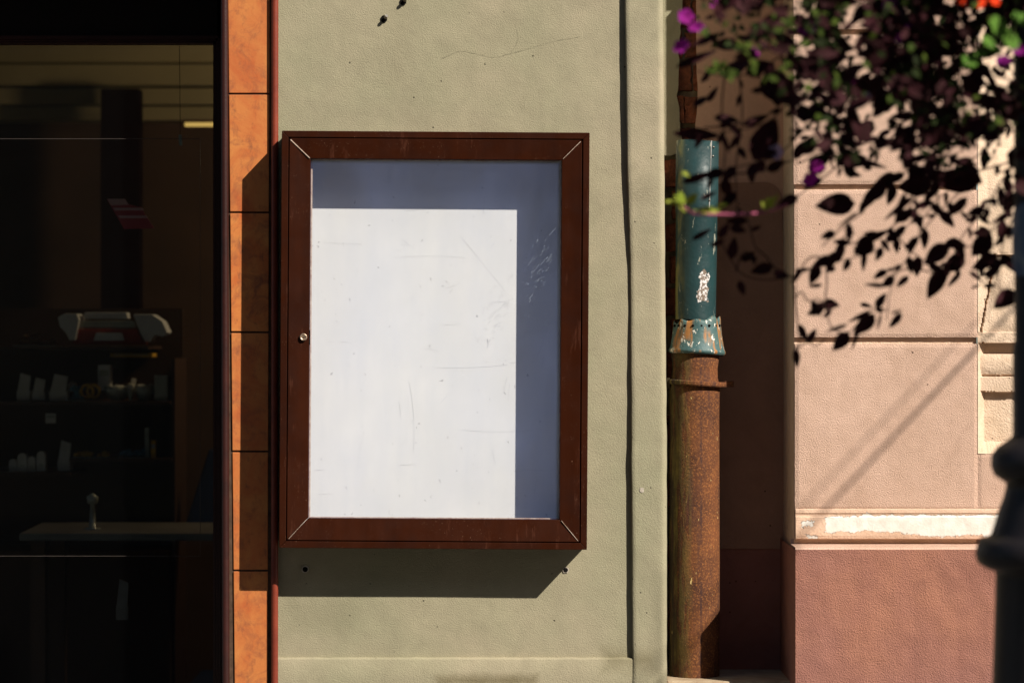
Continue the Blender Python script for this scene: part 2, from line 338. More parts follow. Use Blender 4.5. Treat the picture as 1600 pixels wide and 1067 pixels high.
for yy, r in prof: rings.append([bm.verts.new((c.x+max(r, .0002)*math.cos(2*math.pi*k/24), c.y-.0005+yy, c.z+max(r, .0002)*math.sin(2*math.pi*k/24))) for k in range(24)])
for a, b in zip(rings, rings[1:]):
    for k in range(24): bm.faces.new((a[k], a[(k+1) % 24], b[(k+1) % 24], b[k]))
lk = sub(linkmesh('lock', bm, brass, dc, True)); parts_dc.append(lk)
bm = bmesh.new(); box(bm, c.x-.0006, c.x+.0034, c.y-.0045, c.y-.0025, c.z-.0009, c.z+.0007); linkmesh('keyhole', bm, gapm, lk)
bm = bmesh.new(); y = YF+.004
pbox(bm, 480.4, 482, 517, 540, y, y+.012); pbox(bm, 478.6, 480.6, 517, 518.6, y+.001, y+.01); pbox(bm, 478.6, 480.6, 538.4, 540, y+.001, y+.01); parts_dc.append(linkmesh('latch_plate', bm, gapm, dc))
dc.rotation_euler = (0, R(.38), 0)
# ------------------------------------------------------------------ terracotta tile pilaster with round trims
g = G('terracotta'); 
c_ = g.mix(g.rng(g.noise(9, 6, .65, dist=.6), .36, .64), (.55, .21, .05), (.42, .095, .02)); c_ = g.mix(g.rng(g.noise(22, 6, .7, dist=1.), .5, .72, 0, .85), c_, (.2, .06, .026)); c_ = g.mix(g.rng(g.noise(55, 6, .7, g.map((1, 1, .5))), .55, .72, 0, .65), c_, (.10, .04, .025))
tz = g.ma('FLOOR', g.ma('DIVIDE', g.ma('SUBTRACT', g.xyz()[2], H(147)), 186/PM)); wn_ = g.t.nodes.new('ShaderNodeTexWhiteNoise'); wn_.noise_dimensions = '1D'; g.put(wn_.inputs['W'], g.ma('ADD', tz, 7.3))
c_ = g.mix(g.ma('MULTIPLY', wn_.outputs['Value'], .35), c_, (.34, .10, .035)); terra = g.fin(c_, .6, g.bump(g.noise(90, 5), .25, .0015), .35)
grout = simple('grout', (.05, .03, .02), (.1, .06, .04), 60, .95, .1)
redp = simple('oxide_red_paint', (.20, .035, .016), (.13, .022, .012), 25, .4, .4, .15, 200)
tp = thing('tiled_pilaster', 'narrow pilaster of orange terracotta tiles between shop window and green wall', 'pilaster', (X(390), 0, 0))
YT = -.012
bm = bmesh.new(); js = [-411, -225, -39+0, 147, 332, 519, 705, 891, 1077, 1263, 1449]
js[2] = -39
def lx(py): return 356.5+py*.0095
def rx(py): return 421-py*.003
for a, b in zip(js, js[1:]):
    yy = YT+random.uniform(-.0006, .0006)
    f4 = [P(lx(b-1.5), b-1.5, yy), P(rx(b-1.5), b-1.5, yy), P(rx(a+1.5), a+1.5, yy), P(lx(a+1.5), a+1.5, yy)]
    hexa(bm, f4, [v+Vector((0, .012, 0)) for v in f4])
bev(bm, .0013, 2); linkmesh('tiles', bm, terra, tp)
bm = bmesh.new(); pbox(bm, 352, 434, -411, 1500, YT+.004, .06); linkmesh('backing', bm, grout, tp)
def vround(px, r, yc, xs=1., top=-411, bot=1500, dpx=0):
    bm = bmesh.new(); n = 14; L = []
    for py in (top, bot):
        xx = X(px+dpx*(py/1067), yc); L.append([bm.verts.new((xx+r*xs*math.cos(math.pi+math.pi*k/n), yc+r*math.sin(math.pi+math.pi*k/n), H(py))) for k in range(n+1)])
    for k in range(n): bm.faces.new((L[0][k], L[0][k+1], L[1][k+1], L[1][k]))
    return bm
linkmesh('red_bead', vround(429.5, .0085, -.018, 1, dpx=-.5), redp, tp, True)
maroon = simple('maroon_paint', (.035, .008, .006), (.02, .006, .005), 25, .4, .4, .2, 160)
# ------------------------------------------------------------------ shop window and dim interior
YG = .22
shop = thing('shop_window', 'large dark shop window with maroon frame at the left edge', 'window', (X(150), YG, 0))
linkmesh('corner_bead', vround(350.5, .0095, -.012, 1, dpx=2), maroon, shop, True)
black = simple('black_brown_paint', (.008, .004, .0035), (.005, .003, .003), 20, .5, .25, .2, 100)
bm = bmesh.new(); box(bm, X(351), X(356), -.01, .26, 0, 4.2); box(bm, X(340, .2), X(351), .19, .26, 0, 4.2); linkmesh('jamb', bm, maroon, shop)
bm = bmesh.new(); box(bm, -3.4, X(345, .19), .19, .25, H(57, .19), 4.2); linkmesh('header_panel', bm, black, shop)
bm = bmesh.new(); y = .185
for k, (a, b, yy) in enumerate(((56, 60, .18), (60.4, 64, .186), (64.4, 68, .192))): box(bm, -3.4, X(345-k*4, yy), yy, .24, H(b, yy), H(a, yy))
for k, (a, b, yy) in enumerate(((341, 345, .18), (337, 340.6, .186), (333, 336.6, .192))): box(bm, X(a, yy), X(b, yy), yy, .24, .3, H(56+k*4.2, yy)-.0005*k)
box(bm, -3.4, X(345, .185), .185, .24, .2, .3); linkmesh('window_frame', bm, maroon, shop)
def glassmat(name, rough=0.):
    g = G(name); tr = g.t.nodes.new('ShaderNodeBsdfTransparent'); tr.inputs[0].default_value = (.8, .84, .82, 1); gl = g.t.nodes.new('ShaderNodeBsdfGlossy'); gl.inputs['Roughness'].default_value = rough
    FR = schlick(g); mx = g.t.nodes.new('ShaderNodeMixShader')
    g.put(mx.inputs[0], FR); g.put(mx.inputs[1], tr.outputs[0]); g.put(mx.inputs[2], gl.outputs[0])
    df = g.t.nodes.new('ShaderNodeBsdfDiffuse'); mx2 = g.t.nodes.new('ShaderNodeMixShader'); mx2.inputs[0].default_value = .0004
    g.put(mx2.inputs[1], mx.outputs[0]); g.put(mx2.inputs[2], df.outputs[0]); g.put(g.o.inputs[0], mx2.outputs[0]); return g.m
wglass = glassmat('shop_glass')
bm = bmesh.new(); box(bm, -3.4, X(338, YG), YG, YG+.006, .25, H(62, YG)); linkmesh('glass_pane', bm, wglass, shop)
film = simple('film_edge', (.05, .04, .035), None, 30, .5, .3)
bm = bmesh.new(); yy = YG-.002; box(bm, -3, X(313, yy), yy-.0004, yy, H(217.6, yy), H(216.8, yy)); box(bm, X(312.4, yy), X(313.1, yy), yy-.0004, yy, H(868, yy), H(216.8, yy)); box(bm, -3, X(313, yy), yy-.0004, yy, H(868.7, yy), H(867.9, yy)); linkmesh('film_outline', bm, film, shop)
bm = bmesh.new(); box(bm, -3.4, X(356), 0, .26, 2.40, 4.2); box(bm, -3.4, X(356), 0, .26, 0, .2); linkmesh('lintel_and_sill', bm, black, shop)
# interior shell
dk = simple('interior_brown', (.09, .05, .035), (.06, .035, .025), 4, .8, .15); cream = simple('interior_cream', (.34, .28, .17), (.28, .23, .14), 4, .8, .15); dkf = simple('interior_floor', (.05, .035, .025), (.03, .02, .015), 8, .6, .3)
YB = 2.6
bm = bmesh.new(); box(bm, -3.4, .3, YB, YB+.1, 0, 3.1); struct(linkmesh('shop_back_wall', bm, dk))
bm = bmesh.new(); box(bm, .3, .4, .35, YB+.1, 0, 3.1); struct(linkmesh('shop_side_wall', bm, dk))
bm = bmesh.new(); box(bm, -3.5, -3.4, .26, YB+.1, 0, 4.2); struct(linkmesh('shop_far_side_wall', bm, dk))
bm = bmesh.new(); box(bm, -3.5, .4, .262, YB+.1, 3.1, 3.3); struct(linkmesh('shop_ceiling', bm, dk))
bm = bmesh.new(); box(bm, -3.4, .3, .262, YB, .002, .03); struct(linkmesh('shop_floor', bm, dkf))
bm = bmesh.new()
for k, (a, b, yy) in enumerate(((-60, 97, 2.3), (101, 133, 2.36), (138, 163, 2.42), (167, 188, 2.48))): box(bm, -3.4, X(336+k*3, yy), yy, YB+.002, H(b, yy), H(a, yy)-.001)
tag(linkmesh('cornice', bm, cream), 'stepped cream cornice across the top of the dim shop interior', 'cornice')
mred = simple('dark_red_panel', (.012, .004, .004), None, 6, .95, .05)
bm = bmesh.new(); pbox(bm, 157, 218, 139, 1000, 2.2, 2.28); bev(bm, .004); tag(linkmesh('cabinet_post', bm, mred), 'dark red post rising to the cream cornice inside the shop', 'post')
# lit tube
bm = bmesh.new(); box(bm, X(357), .36, .262, .36, 0, 4.2); struct(linkmesh('shop_front_wall', bm, dk))
bm = bmesh.new(); box(bm, -3.5, .36, .262, YB+.2, 3.4, 3.5); struct(linkmesh('shop_upper_floor', bm, dk))
lp = thing('tube_lamp', 'warm lit tube lamp glowing inside the shop at the right of the window', 'lamp', tuple(P(311, 195, 2.1)))
g = G('tube_glow'); em = g.t.nodes.new('ShaderNodeEmission'); em.inputs[0].default_value = (1, .6, .17, 1); em.inputs[1].default_value = .55; g.put(g.o.inputs[0], em.outputs[0])
bm = bmesh.new(); tube(bm, [P(289, 195, 2.1), P(340, 195, 2.1)], .0065, 10); linkmesh('tube', bm, g.m, lp)
bm = bmesh.new(); pbox(bm, 286, 343, 187, 190.5, 2.09, 2.14); linkmesh('housing', bm, dk, lp)
ld = bpy.data.lights.new('shop_fill_light', 'POINT'); lo = bpy.data.objects.new('shop_fill_light', ld); sc.collection.objects.link(lo); lo.parent = lp; lo.location = (.72, -.62, -.06); ld.energy = 11; ld.color = (1, .72, .42); ld.shadow_soft_size = .08  # added fill lamp, unseen, set well away from the tube to brighten the shop
# hanging cord with a tag
bm = bmesh.new(); yy = .32; pts = [P(280, 60, yy), P(281, 130, yy), P(281.5, 210, yy)]; tube(bm, pts, .0008, 5); hc = thing('hanging_cord', 'thin cord with a small clip hanging behind the shop glass', 'cord', tuple(P(281, 225, yy)))
linkmesh('cord', bm, gapm, hc); bm = bmesh.new(); hexa(bm, [P(278.5, 211, yy), P(284, 211, yy), P(285, 228, yy), P(280, 228, yy)], [P(278.5, 211, yy+.006), P(284, 211, yy+.006), P(285, 228, yy+.006), P(280, 228, yy+.006)]); linkmesh('clip', bm, simple('clip_grey', (.3, .3, .25)), hc)
# red and pink card
cardr = simple('red_card', (.42, .05, .07), (.34, .04, .06), 10, .6, .2); cardp = simple('pink_card', (.6, .33, .36), None, 10, .6, .2)
cs = thing('price_card', 'tilted red and pink card hanging in front of the dark red post', 'card', tuple(P(205, 356, .7)))
yy = .7
def slab(pts, y, th=.002): bm = bmesh.new(); f = [P(a, b, y) for a, b in pts]; hexa(bm, f, [v+Vector((0, th, 0)) for v in f]); return bm
linkmesh('card_face', slab([(167, 311), (220, 324), (241, 357), (194, 358)], yy), cardr, cs)
linkmesh('pale_stripe', slab([(168, 311), (195, 311), (201, 320), (173, 321)], yy-.0025), cardp, cs)
linkmesh('pale_stripe', slab([(176, 325), (222, 325), (225, 329), (180, 329)], yy-.0025), cardp, cs)
linkmesh('pale_stripe', slab([(184, 337), (228, 337), (231, 341), (188, 341)], yy-.0025), cardp, cs)
# shelves and goods
wshelf = simple('shelf_brown', (.07, .035, .022), (.05, .025, .018), 20, .5, .3)
YS = 1.3
cab = thing('shelf_unit', 'dark brown shelf unit with small goods inside the shop', 'shelf unit', (X(130, YS), YS+.15, .03))
for a, b, py in ((-60, 232, 541), (-60, 266, 627), (108, 268, 716), (-60, 112, 737)):
    bm = bmesh.new(); box(bm, X(a, YS), X(b, YS), YS, YS+.3, H(py+5, YS), H(py, YS)); bev(bm, .002); linkmesh('shelf', bm, wshelf, cab)
bm = bmesh.new(); box(bm, X(266, YS), X(272, YS), YS+.02, YS+.3, .03, H(560, YS)); linkmesh('side_panel', bm, wshelf, cab)
bm = bmesh.new(); box(bm, X(-60, YS), X(266, YS), YS+.3, YS+.31, .03, H(480, YS)); linkmesh('back_board', bm, dk, cab)
bm = bmesh.new(); box(bm, X(-60, YS), X(266, YS), YS, YS+.28, .03, H(860, YS)); linkmesh('base_cabinet', bm, dk, cab)
paper = simple('pale_card', (.55, .52, .48), (.45, .42, .38), 25, .8, .1); yel = simple('yellow_goods', (.6, .33, .04), None, 30, .6, .2); blue = simple('blue_goods', (.1, .25, .35), None, 30, .5, .3); wht = simple('white_plastic', (.6, .6, .62), (.5, .48, .5), 12, .4, .4); redpl = simple('red_plastic', (.4, .05, .03), None, 12, .4, .4); clr = simple('clear_plastic', (.35, .36, .32), None, 30, .2, .5)
def goods(name, label, cat, px0, px1, py0, py1, y, kind, mat, grp=None, dp=.05):
    x0, x1, z0, z1 = X(px0, y), X(px1, y), H(py1, y), H(py0, y); c = ((x0+x1)/2, y+dp/2, z0)
    t = thing(name, label, cat, c, grp); wd, hh = x1-x0, z1-z0; bm = bmesh.new()
    if kind == 'card':         # leaning card on a little box
        box(bm, x0, x1, y, y+dp, z0, z0+hh*.35); bev(bm, .001); linkmesh('box', bm, mat, t)
        bm = bmesh.new(); a = [Vector((x0+wd*.05, y-.002, z0+hh*.3)), Vector((x1-wd*.1, y-.002, z0+hh*.25)), Vector((x1, y+.01, z0+hh*.9)), Vector((x0+wd*.25, y+.01, z1))]; hexa(bm, a, [v+Vector((0, .004, 0)) for v in a]); linkmesh('card', bm, mat, t)
    elif kind == 'round':      # arched tag
        pts = [(x0, z0), (x1, z0)]+[(c[0]+wd/2*math.cos(a), z1-wd/2+wd/2*math.sin(a)) for a in [math.pi*k/8 for k in range(9)]]
        a = [bm.verts.new((p[0], y, p[1])) for p in pts]; b = [bm.verts.new((p[0], y+dp*.5, p[1])) for p in pts]; bm.faces.new(a); bm.faces.new(b[::-1])
        for i in range(len(a)): bm.faces.new((a[i], b[i], b[(i+1) % len(a)], a[(i+1) % len(a)]))
        linkmesh('tag', bm, mat, t); bm = bmesh.new(); box(bm, x0+wd*.25, x1-wd*.25, y-.002, y, z0+hh*.3, z0+hh*.36); linkmesh('print', bm, clr, t)
    elif kind == 'heap':
        for k in range(int(12+wd*80)):
            r = random.uniform(.005, .012); p = Vector((random.uniform(x0+r, x1-r), y+random.uniform(.01, dp), z0+r+random.random()**2*max(hh-2*r, 0)))
            bmesh.ops.create_icosphere(bm, subdivisions=1, radius=r, matrix=Matrix.Translation(p) @ Matrix.Diagonal((1.2, 1, .7, 1)))
        linkmesh('pieces', bm, mat, t); bm = bmesh.new(); box(bm, x0, x1, y, y+dp+.01, z0, z0+.004); linkmesh('tray', bm, clr, t)
    elif kind == 'box':
        box(bm, x0, x1, y, y+dp, z0, z1); bev(bm, .0015); linkmesh('box', bm, mat, t); bm = bmesh.new(); box(bm, x0+wd*.1, x1-wd*.1, y-.0015, y, z0+hh*.55, z0+hh*.8); linkmesh('print', bm, clr, t)
    elif kind == 'bowl':
        lathe(bm, c[0], y+wd/2, [(z0, wd*.2), (z0+hh*.1, wd*.3), (z0+hh*.6, wd*.47), (z1, wd*.5), (z1, wd*.47), (z0+hh*.3, wd*.3)], 20); linkmesh('bowl', bm, mat, t, True)
        bm = bmesh.new()
        for k in range(14): bmesh.ops.create_icosphere(bm, subdivisions=1, radius=.008, matrix=Matrix.Translation((c[0]+random.uniform(-.3, .3)*wd, y+wd/2+random.uniform(-.3, .3)*wd, z0+hh*.8+random.random()*.006)))
        linkmesh('pieces', bm, paper, t)
    return t
cardgrey = simple('grey_card', (.16, .14, .13), None, 20, .8, .1)
G1 = 'small goods along the shop shelves'
Yg = YS+.03
goods('paper_card', 'crumpled pale card leaning at the far left of the middle shelf', 'card', 26, 47, 583, 626, Yg, 'card', paper, G1)
goods('paper_card', 'pale card with torn top, second from the left on the middle shelf', 'card', 50, 70, 590, 625, Yg, 'card', paper, G1)
goods('paper_card', 'tall pale card just left of the yellow ring on the middle shelf', 'card', 77, 105, 584, 626, Yg, 'card', paper, G1)
goods('trinket_heap', 'mixed blue and white trinkets beside the yellow ring on the middle shelf', 'trinkets', 106, 132, 598, 626, Yg, 'heap', blue, G1)
t = thing('coil_ring', 'yellow ring coil standing among trinkets on the middle shelf', 'ring', tuple(P(141, 625, Yg)))
for k in range(2):
    bm = bmesh.new(); c = P(136+k*10, 611, Yg+.02); tube(bm, [(c.x+.018*math.cos(a), c.y+.004*k, c.z+.018*math.sin(a)) for a in [2*math.pi*i/16 for i in range(17)]], .0045, 8); linkmesh('ring', bm, yel, t, True)
goods('upright_box', 'tall white box standing tallest on the middle shelf', 'box', 153, 172, 570, 610, Yg+.06, 'box', wht, G1)
goods('glass_bowl', 'pale bowl of small pieces right of the tall white box', 'bowl', 160, 202, 604, 626, Yg, 'bowl', clr, G1)
goods('glass_bowl', 'clear bowl near the right end of the middle shelf', 'bowl', 208, 240, 602, 626, Yg, 'bowl', clr, G1)
goods('clear_box', 'clear plastic box with a bluish lid at the right end of the middle shelf', 'box', 241, 262, 586, 626, Yg, 'box', clr, G1)
goods('round_tag', 'small round topped tag, leftmost on the lower left shelf', 'tag', 14, 26, 717, 737, Yg, 'round', paper, G1)
goods('round_tag', 'wide round topped tag, second on the lower left shelf', 'tag', 27, 42, 708, 737, Yg, 'round', paper, G1)
goods('round_tag', 'round topped tag, third on the lower left shelf', 'tag', 43, 55, 713, 737, Yg, 'round', paper, G1)
goods('round_tag', 'tallest slanted round topped tag on the lower left shelf', 'tag', 57, 71, 705, 737, Yg, 'round', paper, G1)
goods('paper_bundle', 'pale paper bundle standing at the left of the lower right shelf', 'bundle', 90, 110, 688, 735, Yg+.02, 'card', paper, G1)
goods('trinket_heap', 'flat heap of yellow trinkets on the lower right shelf', 'trinkets', 112, 170, 706, 716, Yg, 'heap', yel, G1, dp=.1)
goods('trinket_heap', 'heap of teal trinkets on the lower right shelf', 'trinkets', 184, 226, 700, 716, Yg, 'heap', blue, G1)
goods('price_tag', 'small square white tag hung below the middle shelf', 'tag', 71, 87, 646, 661, Yg-.02, 'box', paper, G1, dp=.004)
goods('candle', 'slim amber candle standing on the lower right shelf', 'candle', 236, 243, 688, 716, Yg, 'box', yel, G1, dp=.02)
goods('upright_bottle', 'slim dull green bottle at the right of the lower right shelf', 'bottle', 226, 233, 668, 716, Yg+.02, 'box', clr, G1, dp=.03)
goods('orange_tray', 'thin orange tray lying above the middle shelf goods', 'tray', 172, 238, 552, 558, Yg+.12, 'box', yel, G1, dp=.1)
goods('trinket_heap', 'dark trinkets at the left of the top shelf', 'trinkets', 20, 88, 520, 541, Yg, 'heap', simple('amber_goods', (.2, .1, .04)), G1, dp=.08)
dev = thing('desk_appliance', 'white and red desk appliance with two rounded white ends on the top shelf', 'appliance', tuple(P(176, 541, Yg)))
def blob(pts, y, th, mat, name, bw=.004):
    bm = bmesh.new(); f = [P(a, b, y) for a, b in pts]; a = [bm.verts.new(v) for v in f]; b = [bm.verts.new(v+Vector((0, th, 0))) for v in f]; bm.faces.new(a); bm.faces.new(b[::-1])
    for i in range(len(a)): bm.faces.new((a[i], b[i], b[(i+1) % len(a)], a[(i+1) % len(a)]))
    bev(bm, bw); linkmesh(name, bm, mat, dev, False)
blob([(90, 496), (100, 490), (120, 490), (124, 500), (118, 532), (108, 532), (104, 518), (94, 512)], Yg, .1, wht, 'left_end')
blob([(208, 491), (238, 491), (254, 502), (262, 520), (252, 526), (240, 520), (236, 534), (226, 534), (214, 508)], Yg, .1, wht, 'right_end')
blob([(118, 514), (214, 514), (224, 538), (112, 538)], Yg+.01, .1, redpl, 'body'); blob([(132, 488), (198, 488), (200, 498), (130, 498)], Yg+.03, .06, wht, 'top_bar'); blob([(128, 501), (208, 501), (212, 512), (124, 512)], Yg+.02, .06, clr, 'display_bar')
blob([(150, 520), (190, 520), (194, 532), (146, 532)], Yg-.002, .02, wht, 'front_label', .002)
goods('paper_scrap', 'pale torn paper scrap low behind the glass below the counter', 'paper', 181, 200, 905, 968, .5, 'card', cardgrey, dp=.004)
goods('small_figure', 'small pale carved trinket between two cards on the middle shelf', 'trinket', 106, 118, 596, 612, Yg+.05, 'round', paper, G1)
goods('paper_card', 'narrow cream card behind the clear bowl on the middle shelf', 'card', 203, 212, 590, 612, Yg+.07, 'card', paper, G1)
goods('small_jar', 'small clear jar between the two bowls on the middle shelf', 'jar', 198, 209, 600, 626, Yg, 'bowl', clr, G1)
# counter and blue chair
ct = thing('counter_table', 'low counter with a pale top just inside the shop glass', 'counter', (X(200, .9), 1.0, .03))
ctop = simple('counter_top', (.14, .125, .11), (.08, .07, .06), 6, .5, .3)
bm = bmesh.new(); a = [P(28, 835, .8), P(420, 841, .8), P(420, 800, 1.9), P(20, 786, 1.9)]
zt = H(833, .8); f = [(X(30, .8), .8, zt), (.15, .8, zt), (.15, 1.25, zt), (X(20, .8), 1.25, zt)]; hexa(bm, f, [(p[0], p[1], zt-.02) for p in f]); bev(bm, .004); linkmesh('table_top', bm, ctop, ct)
for x in (X(60, .85), .1):
    for yy in (.86, 1.18): bm = bmesh.new(); box(bm, x-.02, x+.02, yy-.02, yy+.02, .03, zt-.02); linkmesh('leg', bm, dk, ct)
bm = bmesh.new(); c = P(140, 833, .9); lathe(bm, c.x, .95, [(zt, .022), (zt+.004, .024), (zt+.006, .01), (zt+.07, .006), (zt+.072, .014), (zt+.09, .017), (zt+.1, .002)], 16)
tag(linkmesh('tag_holder', bm, clr, None, True), 'small pale holder standing on the counter inside the shop', 'holder')
chr_ = thing('blue_chair', 'dark blue chair back leaning behind the counter at the window edge', 'chair', (X(315, 1.4), 1.4, .03))
blu = simple('blue_cloth', (.01, .02, .06), (.008, .015, .045), 20, .8, .2)
bm = bmesh.new(); f = [P(286, 830, 1.3), P(350, 830, 1.3), P(352, 700, 1.42), P(326, 702, 1.42)]; hexa(bm, f, [v+Vector((0, .04, 0)) for v in f]); bev(bm, .008); linkmesh('backrest', bm, blu, chr_)
bm = bmesh.new(); box(bm, X(286, 1.3), X(350, 1.3)+.1, 1.32, 1.75, .45, .5); bev(bm, .01); linkmesh('seat', bm, blu, chr_)
for xx in (X(290, 1.3), X(350, 1.3)+.08):
    for yy in (1.34, 1.72): bm = bmesh.new(); box(bm, xx-.012, xx+.012, yy-.012, yy+.012, .03, .45); linkmesh('leg', bm, gapm, chr_)
# ------------------------------------------------------------------ pink building
pink = plaster('pink_stucco', (.60, .41, .32), (.53, .355, .27), (.40, .26, .185), 350, .85)
pinksm = plaster('pink_smooth', (.68, .52, .40), (.60, .45, .33), (.44, .31, .20), 240, .7)
mauve = plaster('mauve_stucco', (.29, .135, .108), (.39, .175, .105), (.23, .098, .075), 290, .9)
g = G('peeling_band')
px_, _, pz = g.xyz()
pk = g.mix(g.rng(g.noise(6, 6), .3, .7), (.60, .42, .31), (.5, .34, .24)); pe = g.rng(g.ma('ADD', g.ma('MAXIMUM', g.ma('MAXIMUM', g.ma('SUBTRACT', g.ma('SUBTRACT', pz, H(808)), g.ma('MULTIPLY', g.rng(px_, X(1290), X(1340)), .006)), g.ma('SUBTRACT', g.ma('SUBTRACT', H(830), g.ma('MULTIPLY', g.rng(px_, X(1390), X(1450)), .010)), pz)), g.ma('MAXIMUM', g.ma('SUBTRACT', X(1289), px_), g.ma('SUBTRACT', px_, X(1562)))), g.ma('MULTIPLY', g.ma('SUBTRACT', g.noise(38, 6, .72), .5), .034)), .0006, -.0006)
pe2 = g.box(X(1262), H(818), .014, .006, .03, 90); pe3 = g.box(X(1268), H(838), .014, .004, .02, 110); pe = g.ma('MAXIMUM', pe, g.ma('MAXIMUM', pe2, pe3))
wc = g.mix(g.rng(g.noise(35, 6), .35, .7), (.70, .67, .62), (.58, .54, .48))
ln = g.noise(230, 3)
n = g.bump(g.ma('ADD', g.ma('MULTIPLY', pe, -2.2), g.ma('MULTIPLY', ln, g.ma('SUBTRACT', 1, g.ma('MULTIPLY', pe, .6)))), .9, .0016)
peel = g.fin(g.mix(pe, pk, wc), .85, g.bump(g.noise(20, 4), .5, .004, n), .15)
pb = thing('pink_building', 'salmon pink rusticated stucco building with a mauve plinth, right of the drainpipe', 'building', (X(1400), 0, 0))
def blockgrid(bm, px0, px1, py0, py1, y, mode='block', r=.004, amp=.0007, left_wobble=True):
    # front face as a grid with softened, slightly ragged edges running back to y+.016
    x0, x1, z0, z1 = X(px0), X(px1), H(py1), H(py0); nx = max(4, int((x1-x0)/.009)); nz = max(4, int((z1-z0)/.009)); V = {}
    def off(x, z): return amp*mn.noise(Vector((x*9, 3, z*9)))+amp*.6*mn.noise(Vector((x*40, 1, z*40)))
    for i in range(-1, nx+2):
        for j in range(-1, nz+2):
            ii, jj = min(max(i, 0), nx), min(max(j, 0), nz); x = x0+(x1-x0)*ii/nx; z = z0+(z1-z0)*jj/nz; yy = y+off(x, z)
            e = min(ii, nx-ii, jj, nz-jj)
            if e == 0: yy += r*.5; x += .0009*mn.noise(Vector((z*70, 4, 0))) if ii in (0, nx) else 0; z += .0009*mn.noise(Vector((x*70, 8, 0))) if jj in (0, nz) else 0
            if i in (-1, nx+1) or j in (-1, nz+1): yy = y+.02
            V[i, j] = bm.verts.new((x, yy, z))
    for i in range(-1, nx+1):
        for j in range(-1, nz+1): bm.faces.new((V[i, j], V[i+1, j], V[i+1, j+1], V[i, j+1]))
EX = 1528
bm = bmesh.new()
for a, b in ((-700, -445), (-435, -205), (-195, 46), (55, 288), (297, 527), (537, 797)): blockgrid(bm, 1240+max(0, a)*.004, EX, a, b, 0)
blockgrid(bm, EX, 1800, 708.5, 797, .0)
linkmesh('stucco_blocks', bm, pink, pb, False)
bm = bmesh.new(); box(bm, X(1241.5), X(EX)-.002, .012, .3, 0, 4.2); linkmesh('wall_core', bm, pinksm, pb)
# window-surround pilaster with damaged mouldings: a relief surface
def relief(px, py):
    d = px-EX
    if py > 522: py += 1.5*mn.noise(Vector((px*.07, 2, 0)))+.7*mn.noise(Vector((px*.25, 9, 0)))
    if py < 292: y = .0009*d + .0006*mn.noise(Vector((px*.03, 0, py*.02)))
    elif py < 520:
        y = min(.0006*d, .010); cl = 1556-(py-400)*.19 if py > 400 else 1556+(400-py)*.01
        cl += 3*mn.noise(Vector((2, 0, py*.06)))
        if px > cl and py > 396: y = min(.0006*d, .010)-.004+.006*mn.noise(Vector((px*.035, 5, py*.028)))+max(0, 1-(px-cl)/10)*.004
        if abs(px-cl) < 1.3 and py > 396: y += .010
        if abs(py-400) < 1.3 and px > 1548: y += .006
        if abs(py-411) < 1.3 and px > 1560: y += .005
    elif py < 536: y = .002+.0015*mn.noise(Vector((px*.1, 5, py*.1)))
    elif py < 553: y = .030
    elif py < 586: y = .010+.006*((py-569)/17)**2+.001*mn.noise(Vector((px*.08, 5, py*.08)))
    elif py < 589: y = .022
    elif py < 612: y = .012
    elif py < 690: y = .030+.001*mn.noise(Vector((px*.05, 5, py*.05)))
    else: y = .030*(1-(py-690)/19)
    if py >= 536: y = min(y, max(0, d)*.030/13)     # bright chamfer on the left
    return y
bm = bmesh.new(); cols = [EX+1.6*k for k in range(48)]+[EX+80+15*k for k in range(14)]; rws = [-700+40*k for k in range(18)]+[20+6*k for k in range(36)]+[294+1.7*k for k in range(int((709-294)/1.7)+1)]
V = [[bm.verts.new((X(a), relief(a, b)+.0005, H(b))) for a in cols] for b in rws]
for i in range(len(rws)-1):
    for j in range(len(cols)-1): bm.faces.new((V[i][j], V[i][j+1], V[i+1][j+1], V[i+1][j]))
linkmesh('window_surround', bm, pinksm, pb, False)
YP = -.10
bm = bmesh.new()                    # band above the groove: little step, peeling face, ledge
def vprof(bm, prof, px0, px1, n=60, amp=.0006):
    C = []
    for k in range(n+1):
        px = px0+(px1-px0)*k/n; col = []
        for y, py in prof: col.append(bm.verts.new((X(px), y+amp*mn.noise(Vector((px*.08, py*.1, 1))), H(py)+amp*mn.noise(Vector((px*.06, py*.1, 4))))))
        C.append(col)
    for a, b in zip(C, C[1:]):
        for i in range(len(prof)-1): bm.faces.new((a[i], b[i], b[i+1], a[i+1]))
    f = [bm.verts.new((X(px0), .3, H(prof[0][1]))), bm.verts.new((X(px0), .3, H(prof[-1][1])))]
    for i in range(len(prof)-1): pass
    bm.faces.new([f[0]]+C[0]+[f[1]])
vprof(bm, [(.02, 794), (-.001, 795), (-.004, 796), (-.0045, 801), (-.002, 803), (-.002, 806), (-.0055, 807.5), (-.006, 812), (-.0065, 836), (-.005, 841), (.004, 843), (.012, 843.5)], 1243, 1800)
linkmesh('peeling_band', bm, peel, pb, False)
bm = bmesh.new(); pc = (X(1243, YP), X(2100))
zl = H(857, YP)
prof = [(.02, H(842)), (.014, H(849.5)), (.006, zl+.003), (-.06, zl+.003), (YP+.004, zl+.0025), (YP, zl-.002)]
C = []
for k in range(61):
    x = pc[0]+(pc[1]-pc[0])*k/60; C.append([bm.verts.new((x, y, z+.0005*mn.noise(Vector((x*20, y*30, 1))))) for y, z in prof])
for a, b in zip(C, C[1:]):
    for i in range(len(prof)-1): bm.faces.new((a[i], b[i], b[i+1], a[i+1]))
linkmesh('ledge', bm, pink, pb)
bm = bmesh.new(); nx, nz = 90, 60
V = [[bm.verts.new((pc[0]+(pc[1]-pc[0])*i/nx, YP+(.0012*mn.noise(Vector((i*.4, 3, j*.4)))), (zl-.002)*(1-j/nz)+.0)) for i in range(nx+1)] for j in range(nz+1)]
